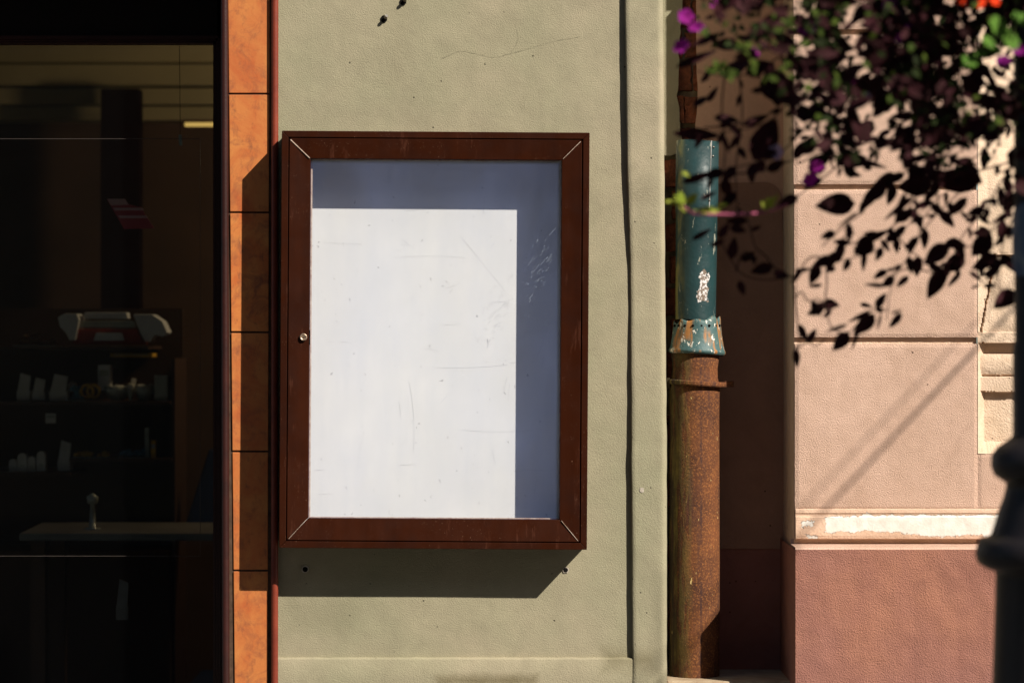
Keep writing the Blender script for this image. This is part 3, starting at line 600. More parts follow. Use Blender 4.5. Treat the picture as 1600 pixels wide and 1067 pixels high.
for j in range(nz):
    for i in range(nx): bm.faces.new((V[j][i], V[j][i+1], V[j+1][i+1], V[j+1][i]))
bk = [bm.verts.new((pc[0], .3, V[j][0].co.z)) for j in (0, nz)]; bm.faces.new([V[j][0] for j in range(nz+1)]+[bk[1], bk[0]])
linkmesh('plinth', bm, mauve, pb)
bm = bmesh.new(); box(bm, X(1800), 8, .0, .4, zl+.004, 4.2); linkmesh('far_wall', bm, pink, pb)
# ------------------------------------------------------------------ recess between the buildings
YR = .275
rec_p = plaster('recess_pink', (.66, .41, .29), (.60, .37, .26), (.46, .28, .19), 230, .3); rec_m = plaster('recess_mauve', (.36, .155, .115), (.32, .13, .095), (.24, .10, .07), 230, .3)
rec_d = plaster('recess_shade_tone', (.42, .235, .15), (.37, .20, .13), (.28, .155, .10), 230, .3)  # darker recess colour with the shade painted in
g = G('old_brick'); brick = g.fin(g.mix(g.rng(g.noise(30, 6, .7), .35, .65), (.30, .10, .05), (.12, .05, .03)), .95, g.bump(g.noise(60, 6, .7), 1, .008), .1)
mort = simple('old_mortar', (.3, .25, .16), (.15, .11, .07), 40, .95, .1, .9, 90)
rw = thing('recess_wall', 'shaded back wall of the narrow recess, bare brick showing behind the drainpipe', 'wall', (X(1140), YR, 0))
bm = bmesh.new(); box(bm, X(1030), X(1250), YR+.02, YR+.1, 0, 4.2); linkmesh('core', bm, mort, rw)
bm = bmesh.new()
k = 0; py = -500
while py < 1400:
    a = 1050+random.uniform(-3, 3)-(14 if k % 2 else 0); pbox(bm, a, a+26+random.uniform(0, 8), py, py+42, YR+.002+random.uniform(-.004, .008), YR+.03); pbox(bm, a+32, a+60, py+random.uniform(0, 2), py+42, YR+.006+random.uniform(0, .006), YR+.03); py += 50; k += 1
bmesh.ops.subdivide_edges(bm, edges=bm.edges[:], cuts=4, use_grid_fill=True)
for v in bm.verts: v.co += Vector((mn.noise(v.co*60), mn.noise(v.co*60+Vector((5, 5, 5))), mn.noise(v.co*55+Vector((9, 1, 5)))))*.006
linkmesh('brickwork', bm, brick, rw)
def sheet(pts, y0, y1, mat, name, amp=1.5, step=8): bm = bmesh.new(); extr(bm, roughpoly(pts, step, amp, len(pts)+y0*100), y0, y1); linkmesh(name, bm, mat, rw)
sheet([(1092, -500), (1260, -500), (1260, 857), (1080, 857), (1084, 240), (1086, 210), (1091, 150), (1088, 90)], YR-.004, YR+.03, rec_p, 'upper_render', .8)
sheet([(1032, -500), (1066, -500), (1068, -20), (1063, 60), (1058, 150), (1064, 205), (1066, 238), (1048, 244), (1032, 240)], YR-.012, YR+.03, green, 'green_patch', 3.)
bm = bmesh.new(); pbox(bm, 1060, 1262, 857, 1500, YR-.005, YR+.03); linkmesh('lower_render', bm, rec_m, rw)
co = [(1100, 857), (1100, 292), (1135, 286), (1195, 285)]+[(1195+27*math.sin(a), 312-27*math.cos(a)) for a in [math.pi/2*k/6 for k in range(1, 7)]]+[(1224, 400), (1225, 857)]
bm = bmesh.new(); extr(bm, co, YR-.0075, YR-.001); linkmesh('shade_tone_sheet', bm, rec_d, rw)  # brown sheet paints the darker part of the wall, below the reflected light
# stone base under the pipe
stone = simple('pale_stone', (.4, .32, .22), (.28, .2, .13), 30, .9, .1, .6, 120)
bm = bmesh.new(); box(bm, X(1042)+.002, X(1241)-.0, .03, YR, 0, H(1064, .03)); bev(bm, .004); tag(linkmesh('stone_block', bm, stone), 'low pale stone block at the foot of the rusty drainpipe', 'stone block')
# ------------------------------------------------------------------ drainpipes
g = G('green_pipe_paint'); q = g.xyz()
base = g.mix(g.rng(g.noise(10, 5), .3, .7), (.016, .047, .05), (.010, .028, .031)); base = g.mix(g.rng(g.noise(26, 6, .65, g.map((1, 1, .12))), .5, .7, 0, .5), base, (.012, .026, .024))
base = g.mix(g.rng(g.noise(60, 5, .7, g.map((1, 1, .3))), .62, .66, 0, .8), base, (.3, .3, .24))
chip = g.box(X(1101, .1), H(442, .1), .009, .042, .07, 36); sm = g.rng(g.noise(70, 6, .7), .70, .715); mk = g.ma('MAXIMUM', chip, g.ma('MULTIPLY', sm, .9))
base = g.mix(mk, base, g.mix(g.rng(g.noise(160, 3), .45, .55), (.6, .57, .56), (.16, .12, .09)))
lft = g.rng(q[0], X(1072, .1), X(1058, .1)); base = g.mix(g.ma('MULTIPLY', lft, g.rng(g.noise(40, 5, .6, g.map((1, 1, .3))), .45, .62)), base, (.16, .15, .05))
gpaint = g.fin(base, g.rng(g.noise(40, 4), .3, .7, .35, .6), g.bump(g.ma('ADD', g.ma('MULTIPLY', mk, -1.), g.noise(120, 4)), .5, .0015), .3)
g = G('rusty_green_collar'); ru = g.rng(g.noise(1, 4, .5, g.map((55, 55, 9))), .5, .6)
base = g.mix(g.rng(g.noise(20, 5), .3, .7), (.035, .085, .09), (.065, .11, .10)); base = g.mix(ru, base, g.mix(g.noise(80, 4), (.36, .16, .04), (.22, .1, .04))); base = g.mix(g.rng(g.noise(85, 4, .6, g.map((1, 1, .6))), .62, .64), base, (.6, .57, .5))
gcol = g.fin(base, .55, g.bump(g.noise(100, 5), .6, .002), .35)
g = G('rust'); q = g.xyz()
base = g.mix(g.rng(g.noise(12, 6, .65), .3, .7), (.14, .05, .019), (.05, .02, .012)); base = g.mix(g.rng(g.noise(230, 4, .7), .5, .68, 0, .75), base, (.33, .13, .036)); base = g.mix(g.rng(g.noise(1, 5, .6, g.map((40, 40, 6))), .55, .7, 0, .7), base, (.045, .022, .018))
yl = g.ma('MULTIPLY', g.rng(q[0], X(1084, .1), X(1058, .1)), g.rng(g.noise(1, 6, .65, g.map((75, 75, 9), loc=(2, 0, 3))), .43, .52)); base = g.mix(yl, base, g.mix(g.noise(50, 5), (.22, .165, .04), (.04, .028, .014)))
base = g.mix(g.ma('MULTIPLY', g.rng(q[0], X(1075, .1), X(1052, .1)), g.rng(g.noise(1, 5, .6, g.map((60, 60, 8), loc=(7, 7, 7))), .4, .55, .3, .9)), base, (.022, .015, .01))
fl = g.rng(g.noise(1, 4, .6, g.map((95, 95, 35), loc=(5, 2, 1))), .70, .715); base = g.mix(fl, base, (.5, .36, .14))
stn = g.ma('MULTIPLY', g.rng(g.ma('ABSOLUTE', g.ma('SUBTRACT', q[0], X(1095, .1))), .004, .001), g.rng(g.noise(30, 4), .35, .6)); base = g.mix(g.ma('MULTIPLY', stn, .7), base, (.03, .018, .02))
rust = g.fin(base, .85, g.bump(g.ma('ADD', g.noise(150, 5, .7), g.ma('MULTIPLY', yl, .5)), .7, .0025), .2)
YC = .15; sca = (Z+YC)/Z
dp = thing('green_downpipe', 'cut off teal green downpipe with chipped paint and flared crimped collar', 'downpipe', (X(1088, YC), YC, H(552, YC)))
def gx(z): py = 533.5-(z-CH)*PM/sca; return X(1088+(380-py)*.012, YC)
r_ = 32.5/PM*sca
bm = bmesh.new(); lathe(bm, gx, YC, [(H(500, YC), r_*.97), (H(420, YC), r_*.985), (H(334, YC), r_), (H(328, YC), r_*1.03), (H(221, YC), r_*1.03), (H(221, YC), r_*.99), (H(240, YC), r_*.96), (H(330, YC), r_*.96)], 48, wob=lambda a, z, r: (r*(1+.006*math.sin(3*a+z*9)), z+.002*math.sin(2*a))); linkmesh('pipe', bm, gpaint, dp, True)
bm = bmesh.new(); a = -math.pi/2+.62
tube(bm, [(gx(H(p_, YC))+r_*1.035*math.cos(a-.08*(p_-221)/110), YC+r_*1.035*math.sin(a-.08*(p_-221)/110), H(p_, YC)) for p_ in (222, 260, 300, 329)], .0016, 6); linkmesh('seam', bm, simple('seam_white', (.45, .42, .4), (.1, .12, .12), 40, .5), dp)
for py_, aa in ((232, .75), (246, .72), (315, .55)):
    bm = bmesh.new(); bmesh.ops.create_icosphere(bm, subdivisions=2, radius=.0032, matrix=Matrix.Translation((gx(H(py_, YC))+r_*1.04*math.cos(-math.pi/2+aa), YC+r_*1.04*math.sin(-math.pi/2+aa), H(py_, YC)))); linkmesh('rivet', bm, steel, dp, True)
bm = bmesh.new(); cc = X(1089, YC)
def wob(a, z, r):
    t_ = (z-H(552, YC))/(H(500, YC)-H(552, YC)); k = max(0, t_-.55)/.45
    return r*(1+.035*k*math.sin(8*a+1)+.02*k*math.sin(3*a)), z+.0032*k*math.sin(8*a+2.2)+.002*k*math.sin(5*a)-.004*math.sin(a+1.0)*(1-t_)-.010*t_*math.cos(a)*-.5
ru_ = lambda px: px/PM*sca
lathe(bm, cc, YC, [(H(554, YC), ru_(41)), (H(551.5, YC), ru_(44.5)), (H(548, YC), ru_(44.5)), (H(545, YC), ru_(42.5)), (H(525, YC), ru_(39)), (H(510, YC), ru_(36.8)), (H(503, YC), ru_(36.2)), (H(499, YC), ru_(35)), (H(500, YC), ru_(33.4)), (H(512, YC), ru_(32.6))], 64, wob=wob); linkmesh('collar', bm, gcol, dp, True)
for k in range(9):
    a = -math.pi+.25+k*.36; c = Vector((cc+ru_(36.4)*math.cos(a), YC+ru_(36.4)*math.sin(a), H(509, YC))); bm = bmesh.new()
    bmesh.ops.create_icosphere(bm, subdivisions=2, radius=.0036, matrix=Matrix.Translation(c)); linkmesh('crimp_hole', bm, hole_m, dp)
rp = thing('rusty_drainpipe', 'thick rusty cast iron drainpipe with clamp ring, standing below the green pipe', 'drainpipe', (X(1085, YC), YC, 0))
def rxp(z): py = 533.5-(z-CH)*PM/sca; return X(1085+max(0, 600-py)*.03, YC)
rr = ru_(39.2)
bm = bmesh.new(); lathe(bm, rxp, YC, [(H(1062, YC)-.6, rr), (H(1050, YC), rr*1.0), (H(900, YC), rr*1.012), (H(800, YC), rr), (H(650, YC), rr*.985), (H(612, YC), rr), (H(604, YC), rr*1.0), (H(590, YC), rr*.92), (H(575, YC), rr*.9), (H(552, YC), rr*.97), (H(548, YC), rr*.9)], 56, wob=lambda a, z, r: (r*(1+.004*math.sin(2*a+z*6)), z)); linkmesh('pipe', bm, rust, rp, True)
bm = bmesh.new(); lathe(bm, X(1088, YC), YC, [(H(602, YC), ru_(39)), (H(602, YC), ru_(45.5)), (H(600, YC), ru_(46.5)), (H(596, YC), ru_(46.5)), (H(594.5, YC), ru_(45.5)), (H(594.5, YC), ru_(39))], 48, wob=lambda a, z, r: (r, z-.004*math.cos(a)))
box(bm, X(1132, YC), X(1146, YC), YC-.012, YC+.012, H(602, YC)-.004, H(594, YC)-.002); box(bm, X(1042, YC)-.001, X(1046, YC), YC-.02, YC, H(606, YC), H(590, YC)); linkmesh('clamp_ring', bm, rust, rp, False)
# ------------------------------------------------------------------ lamp post
D = 1.8; XP = 840/PM*(Z-D)/Z; sp_ = (Z-D)/Z/PM
iron = simple('black_iron', (.009, .008, .010), (.014, .011, .012), 15, .5, .25, .4, 120)
lpst = thing('lamp_post', 'black cast iron lamp post with bulging rings at the right edge', 'lamp post', (XP, -D, 0))
pr = [(1640+330, 96), (1625, 96), (1200, 92), (1067, 88), (900, 83), (893, 84), (888, 98), (880, 111), (866, 115), (852, 112), (843, 108), (838, 92), (831, 89), (815, 84), (800, 80), (782, 73), (765, 68), (755, 67), (750, 74), (742, 86), (728, 90.5), (712, 90), (700, 82), (692, 71), (684, 60), (680, 57), (540, 57), (533, 54), (-100, 56), (-900, 54)]
bm = bmesh.new(); lathe(bm, XP, -D, [(max(0., CH+(533.5-py)*sp_), r*sp_) for py, r in pr], 48); linkmesh('shaft', bm, iron, lpst, True)
g = G('faded_sticker'); stk = g.fin(g.mix(g.rng(g.noise(30, 4), .45, .6), (.03, .06, .12), (.12, .14, .17)), .5)
bm = bmesh.new(); L = []
for py in range(318, 436, 6):
    hw = .75*math.sqrt(max(0, 1-((py-377)/59)**2)); L.append([bm.verts.new((XP+(57.6*sp_)*math.cos(-2.55+hw*(k/5-1)), -D+(57.6*sp_)*math.sin(-2.55+hw*(k/5-1)), CH+(533.5-py)*sp_)) for k in range(11)])
for a, b in zip(L, L[1:]):
    for k in range(10): bm.faces.new((a[k], a[k+1], b[k+1], b[k]))
linkmesh('sticker', bm, stk, lpst)
# planter ring on the post, above the frame
bm = bmesh.new(); zb = 2.22; lathe(bm, XP, -D, [(zb, .09), (zb+.01, .15), (zb+.1, .22), (zb+.16, .25), (zb+.18, .26), (zb+.18, .245), (zb+.15, .235), (zb+.15, .06)], 40)
pl = tag(linkmesh('planter_bowl', bm, simple('planter_dark', (.03, .02, .018), None, 20, .7, .2), None, True), 'dark round planter bowl fixed round the lamp post above the flowers', 'planter')
# overhead wires whose soft shadows cross the pink wall
for (ax, az, yy, r) in ((1500, 572, -1.25, .0044), (1460, 572, -1.4, .0020)):
    xs, zs = X(ax), H(az); wx, wz = xs-KX*yy, zs-KZ*yy; bm = bmesh.new(); tube(bm, [(wx, y_, wz) for y_ in (0, -4, -8, -12, -16)], r, 8)
    tag(linkmesh('overhead_wire', bm, gapm), 'thicker overhead wire crossing the street, throwing the darker slanting shadow' if r > .003 else 'thinner overhead wire crossing the street, throwing the fainter slanting shadow', 'wire')
# ------------------------------------------------------------------ plants on the lamp post
def leafmat(name, c1, c2, tr=.15):
    g = G(name); col = g.mix(g.rng(g.noise(25, 3), .35, .65), c1, c2); g.fin(col, .75, None, .08)
    t_ = g.t.nodes.new('ShaderNodeBsdfTranslucent'); g.put(t_.inputs[0], col); m = g.t.nodes.new('ShaderNodeMixShader'); m.inputs[0].default_value = tr
    g.put(m.inputs[1], g.b.outputs[0]); g.put(m.inputs[2], t_.outputs[0]); g.put(g.o.inputs[0], m.outputs[0]); return g.m
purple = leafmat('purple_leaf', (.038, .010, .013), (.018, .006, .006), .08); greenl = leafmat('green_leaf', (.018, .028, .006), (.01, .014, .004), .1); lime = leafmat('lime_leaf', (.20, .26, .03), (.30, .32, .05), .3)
stemm = leafmat('dark_stem', (.02, .008, .007), (.03, .012, .01), 0.)
mag = leafmat('magenta_petal', (.30, .02, .26), (.22, .012, .17), .35); oran = leafmat('orange_petal', (.8, .06, .01), (.7, .04, .01), .3); lil = leafmat('lilac_petal', (.35, .28, .42), (.3, .22, .35), .3); pinkst = leafmat('pink_stem', (.4, .1, .18), (.3, .07, .12), .1)
def Q(px, py, d): s_ = (Z-d)/Z/PM; return Vector(((px-800)*s_, -d, CH+(533.5-py)*s_))
def leaf(bm, a, b, w_, nrm, fold=.25, seg=6, curl=.12):
    a, b = Vector(a), Vector(b); d = b-a; L = d.length
    if L < 1e-5: return
    d.normalize(); s_ = d.cross(nrm)
    if s_.length < .05: s_ = d.cross(Vector((.3, 1, .2)))
    s_.normalize(); n = s_.cross(d).normalized(); mid = []; lf = []; rt = []
    for i in range(seg+1):
        t_ = i/seg; ww = w_/2*(math.sin(math.pi*min(1, t_**.78))**.85)*(1-.12*t_) if 0 < i < seg else 0
        c = a+d*L*t_-n*(curl*L*(t_-.4)**2)
        mid.append(bm.verts.new(c)); lf.append(bm.verts.new(c+s_*ww+n*fold*ww) if ww else mid[-1]); rt.append(bm.verts.new(c-s_*ww+n*fold*ww) if ww else mid[-1])
    for i in range(seg):
        for S in (lf, rt):
            f = [mid[i], mid[i+1]]; 
            if S[i+1] is not mid[i+1]: f.append(S[i+1])
            if S[i] is not mid[i]: f.append(S[i])
            if len(f) > 2: bm.faces.new(f)
rnd = random.Random(21)
def nr(): return Vector((rnd.uniform(-.45, .45), -1, rnd.uniform(-.45, .6)))
LV = [(1062, 208, 1125, 213, 20), (1055, 106, 1122, 78, 13), (1100, 117, 1137, 97, 14), (1130, 124, 1172, 92, 28), (1165, 117, 1202, 96, 26), (1196, 112, 1232, 164, 46), (1105, 160, 1122, 135, 10), (1084, 166, 1108, 150, 14), (1115, 184, 1157, 190, 17), (1160, 196, 1203, 180, 15), (1178, 252, 1214, 184, 44), (1166, 272, 1196, 256, 19), (1172, 262, 1176, 288, 14), (1186, 250, 1192, 270, 16), (1064, 286, 1120, 268, 13), (1094, 312, 1121, 299, 9), (1080, 375, 1113, 357, 9), (1110, 385, 1133, 374, 10), (1140, 355, 1167, 362, 14), (1158, 408, 1180, 393, 13), (1176, 398, 1179, 414, 10), (1155, 438, 1163, 462, 13), (1208, 426, 1234, 432, 14), (1128, 210, 1140, 240, 9),
 (1337, 318, 1273, 322, 36), (1342, 330, 1307, 356, 5), (1386, 292, 1346, 314, 25), (1330, 248, 1388, 263, 11), (1400, 272, 1362, 294, 22), (1456, 285, 1402, 294, 36), (1418, 270, 1462, 262, 14), (1532, 286, 1448, 278, 38), (1528, 262, 1500, 300, 22), (1512, 308, 1478, 340, 17), (1488, 250, 1530, 257, 8), (1510, 262, 1536, 288, 16), (1460, 260, 1440, 300, 16),
 (1364, 372, 1334, 398, 32), (1352, 392, 1348, 425, 10), (1344, 378, 1392, 360, 15), (1382, 376, 1414, 362, 14), (1376, 374, 1391, 394, 9), (1402, 348, 1428, 324, 17), (1300, 402, 1268, 417, 17), (1306, 418, 1288, 424, 12), (1240, 423, 1270, 419, 6), (1320, 392, 1292, 399, 7), (1285, 445, 1262, 448, 7), (1290, 475, 1261, 492, 21), (1285, 478, 1306, 480, 11), (1300, 484, 1285, 497, 8), (1325, 507, 1289, 519, 7), (1326, 518, 1301, 549, 25), (1367, 490, 1333, 524, 25), (1362, 485, 1324, 504, 8), (1342, 514, 1330, 548, 7), (1343, 475, 1364, 480, 8), (1368, 482, 1382, 488, 9), (1377, 490, 1370, 517, 5), (1409, 489, 1389, 513, 13), (1392, 490, 1410, 484, 5), (1387, 422, 1364, 436, 13), (1384, 447, 1350, 444, 8), (1398, 432, 1377, 449, 17), (1384, 423, 1404, 419, 6), (1420, 431, 1400, 449, 11),
 (1483, 382, 1443, 414, 28), (1508, 398, 1472, 426, 26), (1490, 372, 1508, 402, 17), (1474, 420, 1449, 468, 26), (1502, 424, 1480, 449, 9), (1548, 372, 1518, 400, 32), (1530, 352, 1552, 388, 20), (1558, 398, 1518, 421, 23), (1552, 398, 1561, 422, 11), (1514, 424, 1536, 441, 8), (1536, 447, 1558, 446, 9), (1588, 455, 1552, 482, 28), (1528, 334, 1547, 352, 11), (1582, 329, 1548, 351, 10), (1540, 314, 1529, 333, 9), (1565, 195, 1528, 214, 17), (1424, 342, 1432, 326, 12), (1446, 318, 1452, 296, 8), (1375, 300, 1345, 330, 9), (1430, 305, 1380, 345, 10), (1415, 300, 1398, 352, 12), (1500, 330, 1520, 350, 7), (1590, 300, 1566, 330, 18)]
tv = thing('trailing_vine', 'dark purple leaved vine trailing left from the lamp post over the pink wall', 'plant', tuple(Q(1600, 200, 1.62)))
bm = bmesh.new()
for (a, b, c, d, w_) in LV:
    dd = 1.6+rnd.uniform(-.09, .09); k = (Z-dd)/Z/PM; leaf(bm, Q(a, b, dd), Q(c, d, dd+rnd.uniform(-.012, .012)), w_*k*1.08, nr(), rnd.uniform(.1, .3))
# more vine foliage right of and above the frame, added to shade the leaves
for k in range(900):
    a = rnd.uniform(0, 2*math.pi); rr_ = rnd.uniform(.10, .34); c = Vector((XP+.12+rr_*math.cos(a), -D-.12+rr_*math.sin(a)*.9, rnd.uniform(1.7, 2.42)))
    if c.x < .925*(Z+c.y)/(Z-1.8)/1.0 * 1.0 and c.z < CH+.84*(Z+c.y)/Z: continue
    L = rnd.uniform(.04, .075); d = Vector((rnd.uniform(-1, 1), rnd.uniform(-1, 1), rnd.uniform(-1, .3))).normalized(); leaf(bm, c, c+d*L, L*.55, Vector((rnd.uniform(-1, 1), -1, rnd.uniform(0, 1))), .15, 4)
linkmesh('leaves', bm, purple, tv, False)
ST = [[(1590, 330), (1560, 350), (1530, 380), (1500, 390), (1470, 420)], [(1590, 250), (1520, 270), (1450, 290), (1400, 350), (1350, 375), (1313, 385), (1304, 396), (1270, 418), (1235, 432), (1195, 437), (1160, 428), (1140, 402), (1124, 372), (1118, 360)], [(1335, 364), (1320, 370), (1308, 386), (1306, 394)], [(1280, 401), (1265, 403), (1254, 416), (1252, 424)], [(1228, 430), (1212, 420), (1196, 400), (1180, 385), (1173, 360), (1165, 332)], [(1150, 424), (1158, 400), (1168, 394), (1180, 410)], [(1290, 398), (1292, 440), (1290, 475), (1300, 512), (1325, 520), (1345, 500), (1368, 482), (1390, 485)], [(1240, 468), (1252, 456), (1262, 470), (1280, 468), (1294, 478)], [(1240, 445), (1243, 480), (1250, 530), (1242, 545)], [(1400, 360), (1415, 385), (1440, 405), (1465, 425)], [(1440, 300), (1456, 320), (1442, 342), (1434, 372)], [(1465, 303), (1468, 335)], [(1556, 268), (1572, 272), (1561, 288), (1569, 300), (1566, 315)], [(1561, 288), (1550, 310), (1537, 330)], [(1245, 255), (1260, 250), (1300, 225), (1330, 200)], [(1296, 245), (1302, 262), (1320, 250), (1345, 215)], [(1380, 100), (1430, 180), (1470, 240), (1462, 270)], [(1350, 330), (1310, 360), (1285, 385)], [(1132, 120), (1128, 170), (1133, 230), (1128, 300)], [(1152, 100), (1160, 180), (1150, 260), (1152, 330)], [(1120, 270), (1180, 270), (1240, 250)], [(1100, 200), (1150, 195), (1200, 180), (1260, 120)], [(1585, 420), (1555, 400), (1520, 430)], [(1470, 430), (1430, 420), (1400, 425), (1384, 440)], [(1320, 250), (1290, 275), (1255, 300), (1240, 315)], [(1500, 60), (1540, 130), (1590, 180)], [(1245, 545), (1262, 535), (1275, 540), (1290, 528)]]
bm = bmesh.new()
for p_ in ST:
    dd = 1.6+rnd.uniform(-.05, .05); tube(bm, smoothpath([Q(a, b, dd+rnd.uniform(-.02, .02)) for a, b in p_], 5), .0017, 5, .0011)
linkmesh('stems', bm, stemm, tv, True)
EXT = [[(1600, 180), (1560, 215), (1520, 250), (1490, 290), (1440, 330), (1400, 372)], [(1600, 280), (1550, 320), (1510, 360), (1490, 400), (1478, 440)], [(1560, 160), (1500, 210), (1440, 250), (1390, 290), (1345, 318)], [(1600, 380), (1560, 420), (1530, 445)], [(1470, 150), (1400, 200), (1340, 230), (1262, 262)], [(1590, 330), (1570, 370), (1560, 440), (1575, 470)], [(1420, 180), (1370, 240), (1330, 262)], [(1260, 60), (1200, 100), (1150, 120), (1090, 112)], [(1250, 140), (1200, 190), (1140, 205), (1065, 212)], [(1260, 200), (1210, 245), (1150, 262), (1085, 290)], [(1500, 300), (1450, 350), (1420, 400), (1395, 440), (1385, 500)], [(1400, 372), (1360, 395), (1300, 410)]]
for p_ in EXT+ST:
    bm = bmesh.new()
    dd = 1.6+rnd.uniform(-.08, .08); ps = smoothpath([(a, b, 0) for a, b in p_], 8)
    tube(bm, [Q(q.x, q.y, dd) for q in ps], .0015, 5, .0009)
    acc = 0; side = 1
    for i in range(1, len(ps)):
        acc += (ps[i]-ps[i-1]).length
        if acc > rnd.uniform(15, 26):
            acc = 0; side = -side
            if ps[i].y > 420 or (ps[i].x < 1240 and rnd.random() < .45) or (ps[i].x < 1330 and ps[i].y > 220 and rnd.random() < .55): 
                if rnd.random() < .7: continue
            d = (ps[i]-ps[i-1]).normalized(); an = side*rnd.uniform(.4, 1.1); e = Vector((d.x*math.cos(an)-d.y*math.sin(an), d.x*math.sin(an)+d.y*math.cos(an)+.35, 0)).normalized(); L = rnd.uniform(15, 38)
            k = (Z-dd)/Z/PM; leaf(bm, Q(ps[i].x, ps[i].y, dd), Q(ps[i].x+e.x*L, ps[i].y+e.y*L, dd+rnd.uniform(-.01, .01)), L*rnd.uniform(.38, .58)*k, nr(), rnd.uniform(.1, .3))
    linkmesh('sprig', bm, purple, tv)
# small-leaved petunia mass
pt = thing('petunia_plant', 'dense small leaved petunia with magenta flowers filling the upper right corner', 'plant', tuple(Q(1500, 60, 1.7)))
bm1 = bmesh.new(); bm2 = bmesh.new()
def dens(px, py):
    lim = 250+(px-1240)*.10+55*mn.noise(Vector((px*.014, 0, 3)))
    if px < 1240: lim = 190-(1240-px)*.75+45*mn.noise(Vector((px*.02, 0, 3)))
    v = (lim-py)/130; n = mn.fractal(Vector((px*.016, py*.016, 1.3)), .9, 2, 3)
    return max(0, min(1, v))*(1 if n > -.12 else .1)
cnt = 0
while cnt < 2600:
    px, py = rnd.uniform(1085, 1640), rnd.uniform(-60, 300)
    if rnd.random() > dens(px, py)**.8*(1 if px > 1240 else .5): continue
    cnt += 1; dd = rnd.uniform(1.5, 2.0); L = (rnd.uniform(9, 22) if rnd.random() < .82 else rnd.uniform(26, 50))*sp_; d = Vector((rnd.uniform(-1, 1), rnd.uniform(-.6, .6), rnd.uniform(-1, .7))).normalized(); c = Q(px, py, dd)
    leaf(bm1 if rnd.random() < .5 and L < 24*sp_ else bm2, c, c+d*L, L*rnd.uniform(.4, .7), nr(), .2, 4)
for k in range(1500):              # the rest of the plant above and beside the frame
    c = Vector((XP+.1+max(-.34, min(.3, rnd.gauss(0, .17))), -D-.1+max(-.25, min(.2, rnd.gauss(0, .12))), rnd.uniform(2.12, 2.46))); L = rnd.uniform(.015, .035); d = Vector((rnd.uniform(-1, 1), rnd.uniform(-1, 1), rnd.uniform(-1, .5))).normalized(); leaf(bm1, c, c+d*L, L*.6, nr(), .2, 4)
bm3 = bmesh.new()
for k in range(75):
    px, py = (rnd.uniform(1100, 1240), rnd.uniform(20, 120)) if rnd.random() < .4 else (rnd.uniform(1240, 1600), rnd.uniform(-20, 200))
    c = Q(px, py, rnd.uniform(1.95, 2.06)); L = rnd.uniform(10, 20)*sp_; d = Vector((rnd.uniform(-1, 1), rnd.uniform(-.5, .5), rnd.uniform(-1, .5))).normalized(); leaf(bm3, c, c+d*L, L*.6, Vector((rnd.uniform(-.3, .9), -1, rnd.uniform(0, .8))), .15, 4)
linkmesh('sunlit_leaves', bm3, leafmat('sunlit_tone_leaf', (.06, .085, .012), (.035, .055, .01), .25), pt)  # brighter leaf colour paints in sunlight on the outer leaves
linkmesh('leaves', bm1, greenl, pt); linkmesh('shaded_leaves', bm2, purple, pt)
def flower(par, px, py, d, rpx, mat, n=5, face=None, name='flower', sq=1.):
    c = Q(px, py, d); r = rpx*(Z-d)/Z/PM; f = (face or Vector((rnd.uniform(-.5, .8), -1, rnd.uniform(-.3, .6)))).normalized(); u = f.cross(Vector((0, 0, 1))).normalized(); v = f.cross(u); bm = bmesh.new(); ctr = bm.verts.new(c-f*r*.35); N_ = n*6; ring = []; rin = []
    for i in range(N_):
        a = 2*math.pi*i/N_; q_ = r*(1-.16*abs(math.sin(a*n/2+1.57))**3)*(1+rnd.uniform(-.04, .04)); ring.append(bm.verts.new(c+u*q_*math.cos(a)+v*q_*sq*math.sin(a)+f*r*.08*math.sin(a*n))); rin.append(bm.verts.new(c+(u*math.cos(a)+v*sq*math.sin(a))*r*.35-f*r*.1))
    for i in range(N_): j = (i+1) % N_; bm.faces.new((ctr, rin[i], rin[j])); bm.faces.new((rin[i], ring[i], ring[j], rin[j]))
    return linkmesh(name, bm, mat, par, True)
for a in ((1072, 26, 1.75, 14), (1064, 72, 1.78, 15), (1088, 42, 1.8, 14), (1178, 84, 1.72, 11), (1262, 40, 1.66, 20), (1426, 44, 1.9, 15), (1405, 60, 1.86, 9), (1332, 138, 1.62, 16), (1568, 96, 1.98, 12), (1592, 78, 2.0, 12), (1276, 262, 1.7, 15), (1266, 280, 1.66, 14), (1390, 8, 1.8, 14), (1120, 6, 1.7, 12)):
    flower(pt, *a, mag, face=Vector((rnd.uniform(-.8, .6), -1, rnd.uniform(.0, .9))), sq=rnd.uniform(.6, 1))
for a in ((1158, 12, 1.72, 10), (1212, 238, 1.66, 13), (1355, 150, 1.9, 6)): flower(pt, *a, lil)
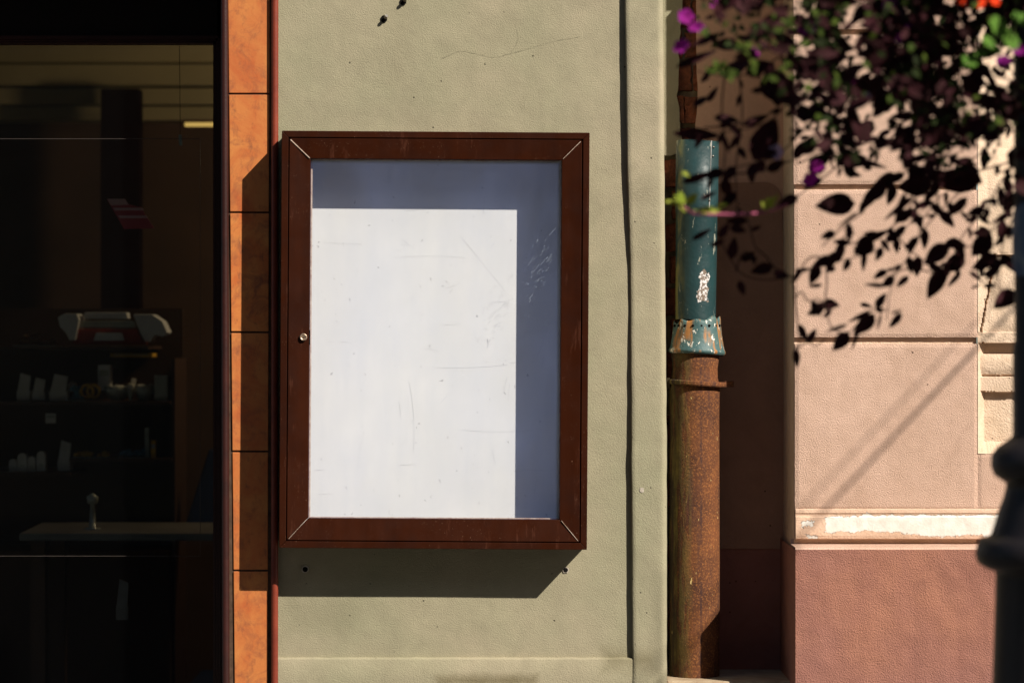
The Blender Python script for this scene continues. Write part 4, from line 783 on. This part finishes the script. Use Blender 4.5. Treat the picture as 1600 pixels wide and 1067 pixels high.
# red geranium with lobed leaves at the top right
ge = thing('geranium', 'geranium with orange red flowers and bright green lobed leaves in the top right corner', 'plant', tuple(Q(1560, 20, 2.0)))
for a in ((1500, -2, 2.02, 10), (1512, 6, 2.0, 9), (1530, 2, 2.03, 13), (1545, -4, 2.0, 12), (1522, -12, 2.0, 14), (1555, 2, 2.04, 9)): flower(ge, *a, oran)
gl_ = leafmat('geranium_leaf', (.10, .20, .03), (.07, .15, .025), .3)
for (px, py, r) in ((1562, 42, 20), (1580, 64, 17), (1545, 66, 13), (1516, 95, 14), (1533, 84, 12), (1595, 30, 16), (1556, 78, 12), (1508, 105, 9)): flower(ge, px, py, 2.05+rnd.uniform(-.03, .05), r, gl_, 7, Vector((rnd.uniform(.2, .9), -1, rnd.uniform(.3, 1))), 'leaf')
bm = bmesh.new()
for a, b in (((1590, -40), (1562, 42)), ((1600, 0), (1580, 64)), ((1570, -60), (1530, -4)), ((1600, 40), (1520, 95))): tube(bm, smoothpath([Q(a[0], a[1], 1.95), Q((a[0]+b[0])/2, (a[1]+b[1])/2-12, 2.), Q(b[0], b[1], 2.06)], 5), .0018, 5)
linkmesh('stems', bm, greenl, ge, True)
# lime shoot with pink stem reaching left in the sun
ls = thing('lime_shoot', 'thin pink stemmed shoot with yellow green leaves in front of the green pipe', 'plant', tuple(Q(1185, 333, 1.7)))
bm = bmesh.new()
for (a, b, c, d, w_) in ((1072, 318, 1036, 314, 9), (1068, 322, 1062, 298, 15), (1072, 320, 1090, 302, 13), (1068, 318, 1052, 304, 12), (1074, 322, 1080, 334, 10), (1062, 316, 1070, 334, 12), (1128, 330, 1084, 328, 14), (1066, 268, 1078, 276, 12), (1200, 330, 1188, 312, 10), (1198, 326, 1216, 304, 9), (1196, 318, 1204, 308, 9), (1204, 326, 1210, 320, 7), (1118, 322, 1138, 318, 8)): 
    dd = 1.78+rnd.uniform(-.03, .03); leaf(bm, Q(a, b, dd), Q(c, d, dd+.01), w_*sp_*1.1, Vector((.6, -1, .5)), .1)
linkmesh('leaves', bm, lime, ls)
bm = bmesh.new(); tube(bm, smoothpath([Q(1230, 320, 1.7), Q(1185, 333, 1.76), (Q(1120, 335, 1.78)), Q(1085, 334, 1.78), Q(1066, 322, 1.78)], 5), .0024, 6); linkmesh('stem', bm, pinkst, ls, True)
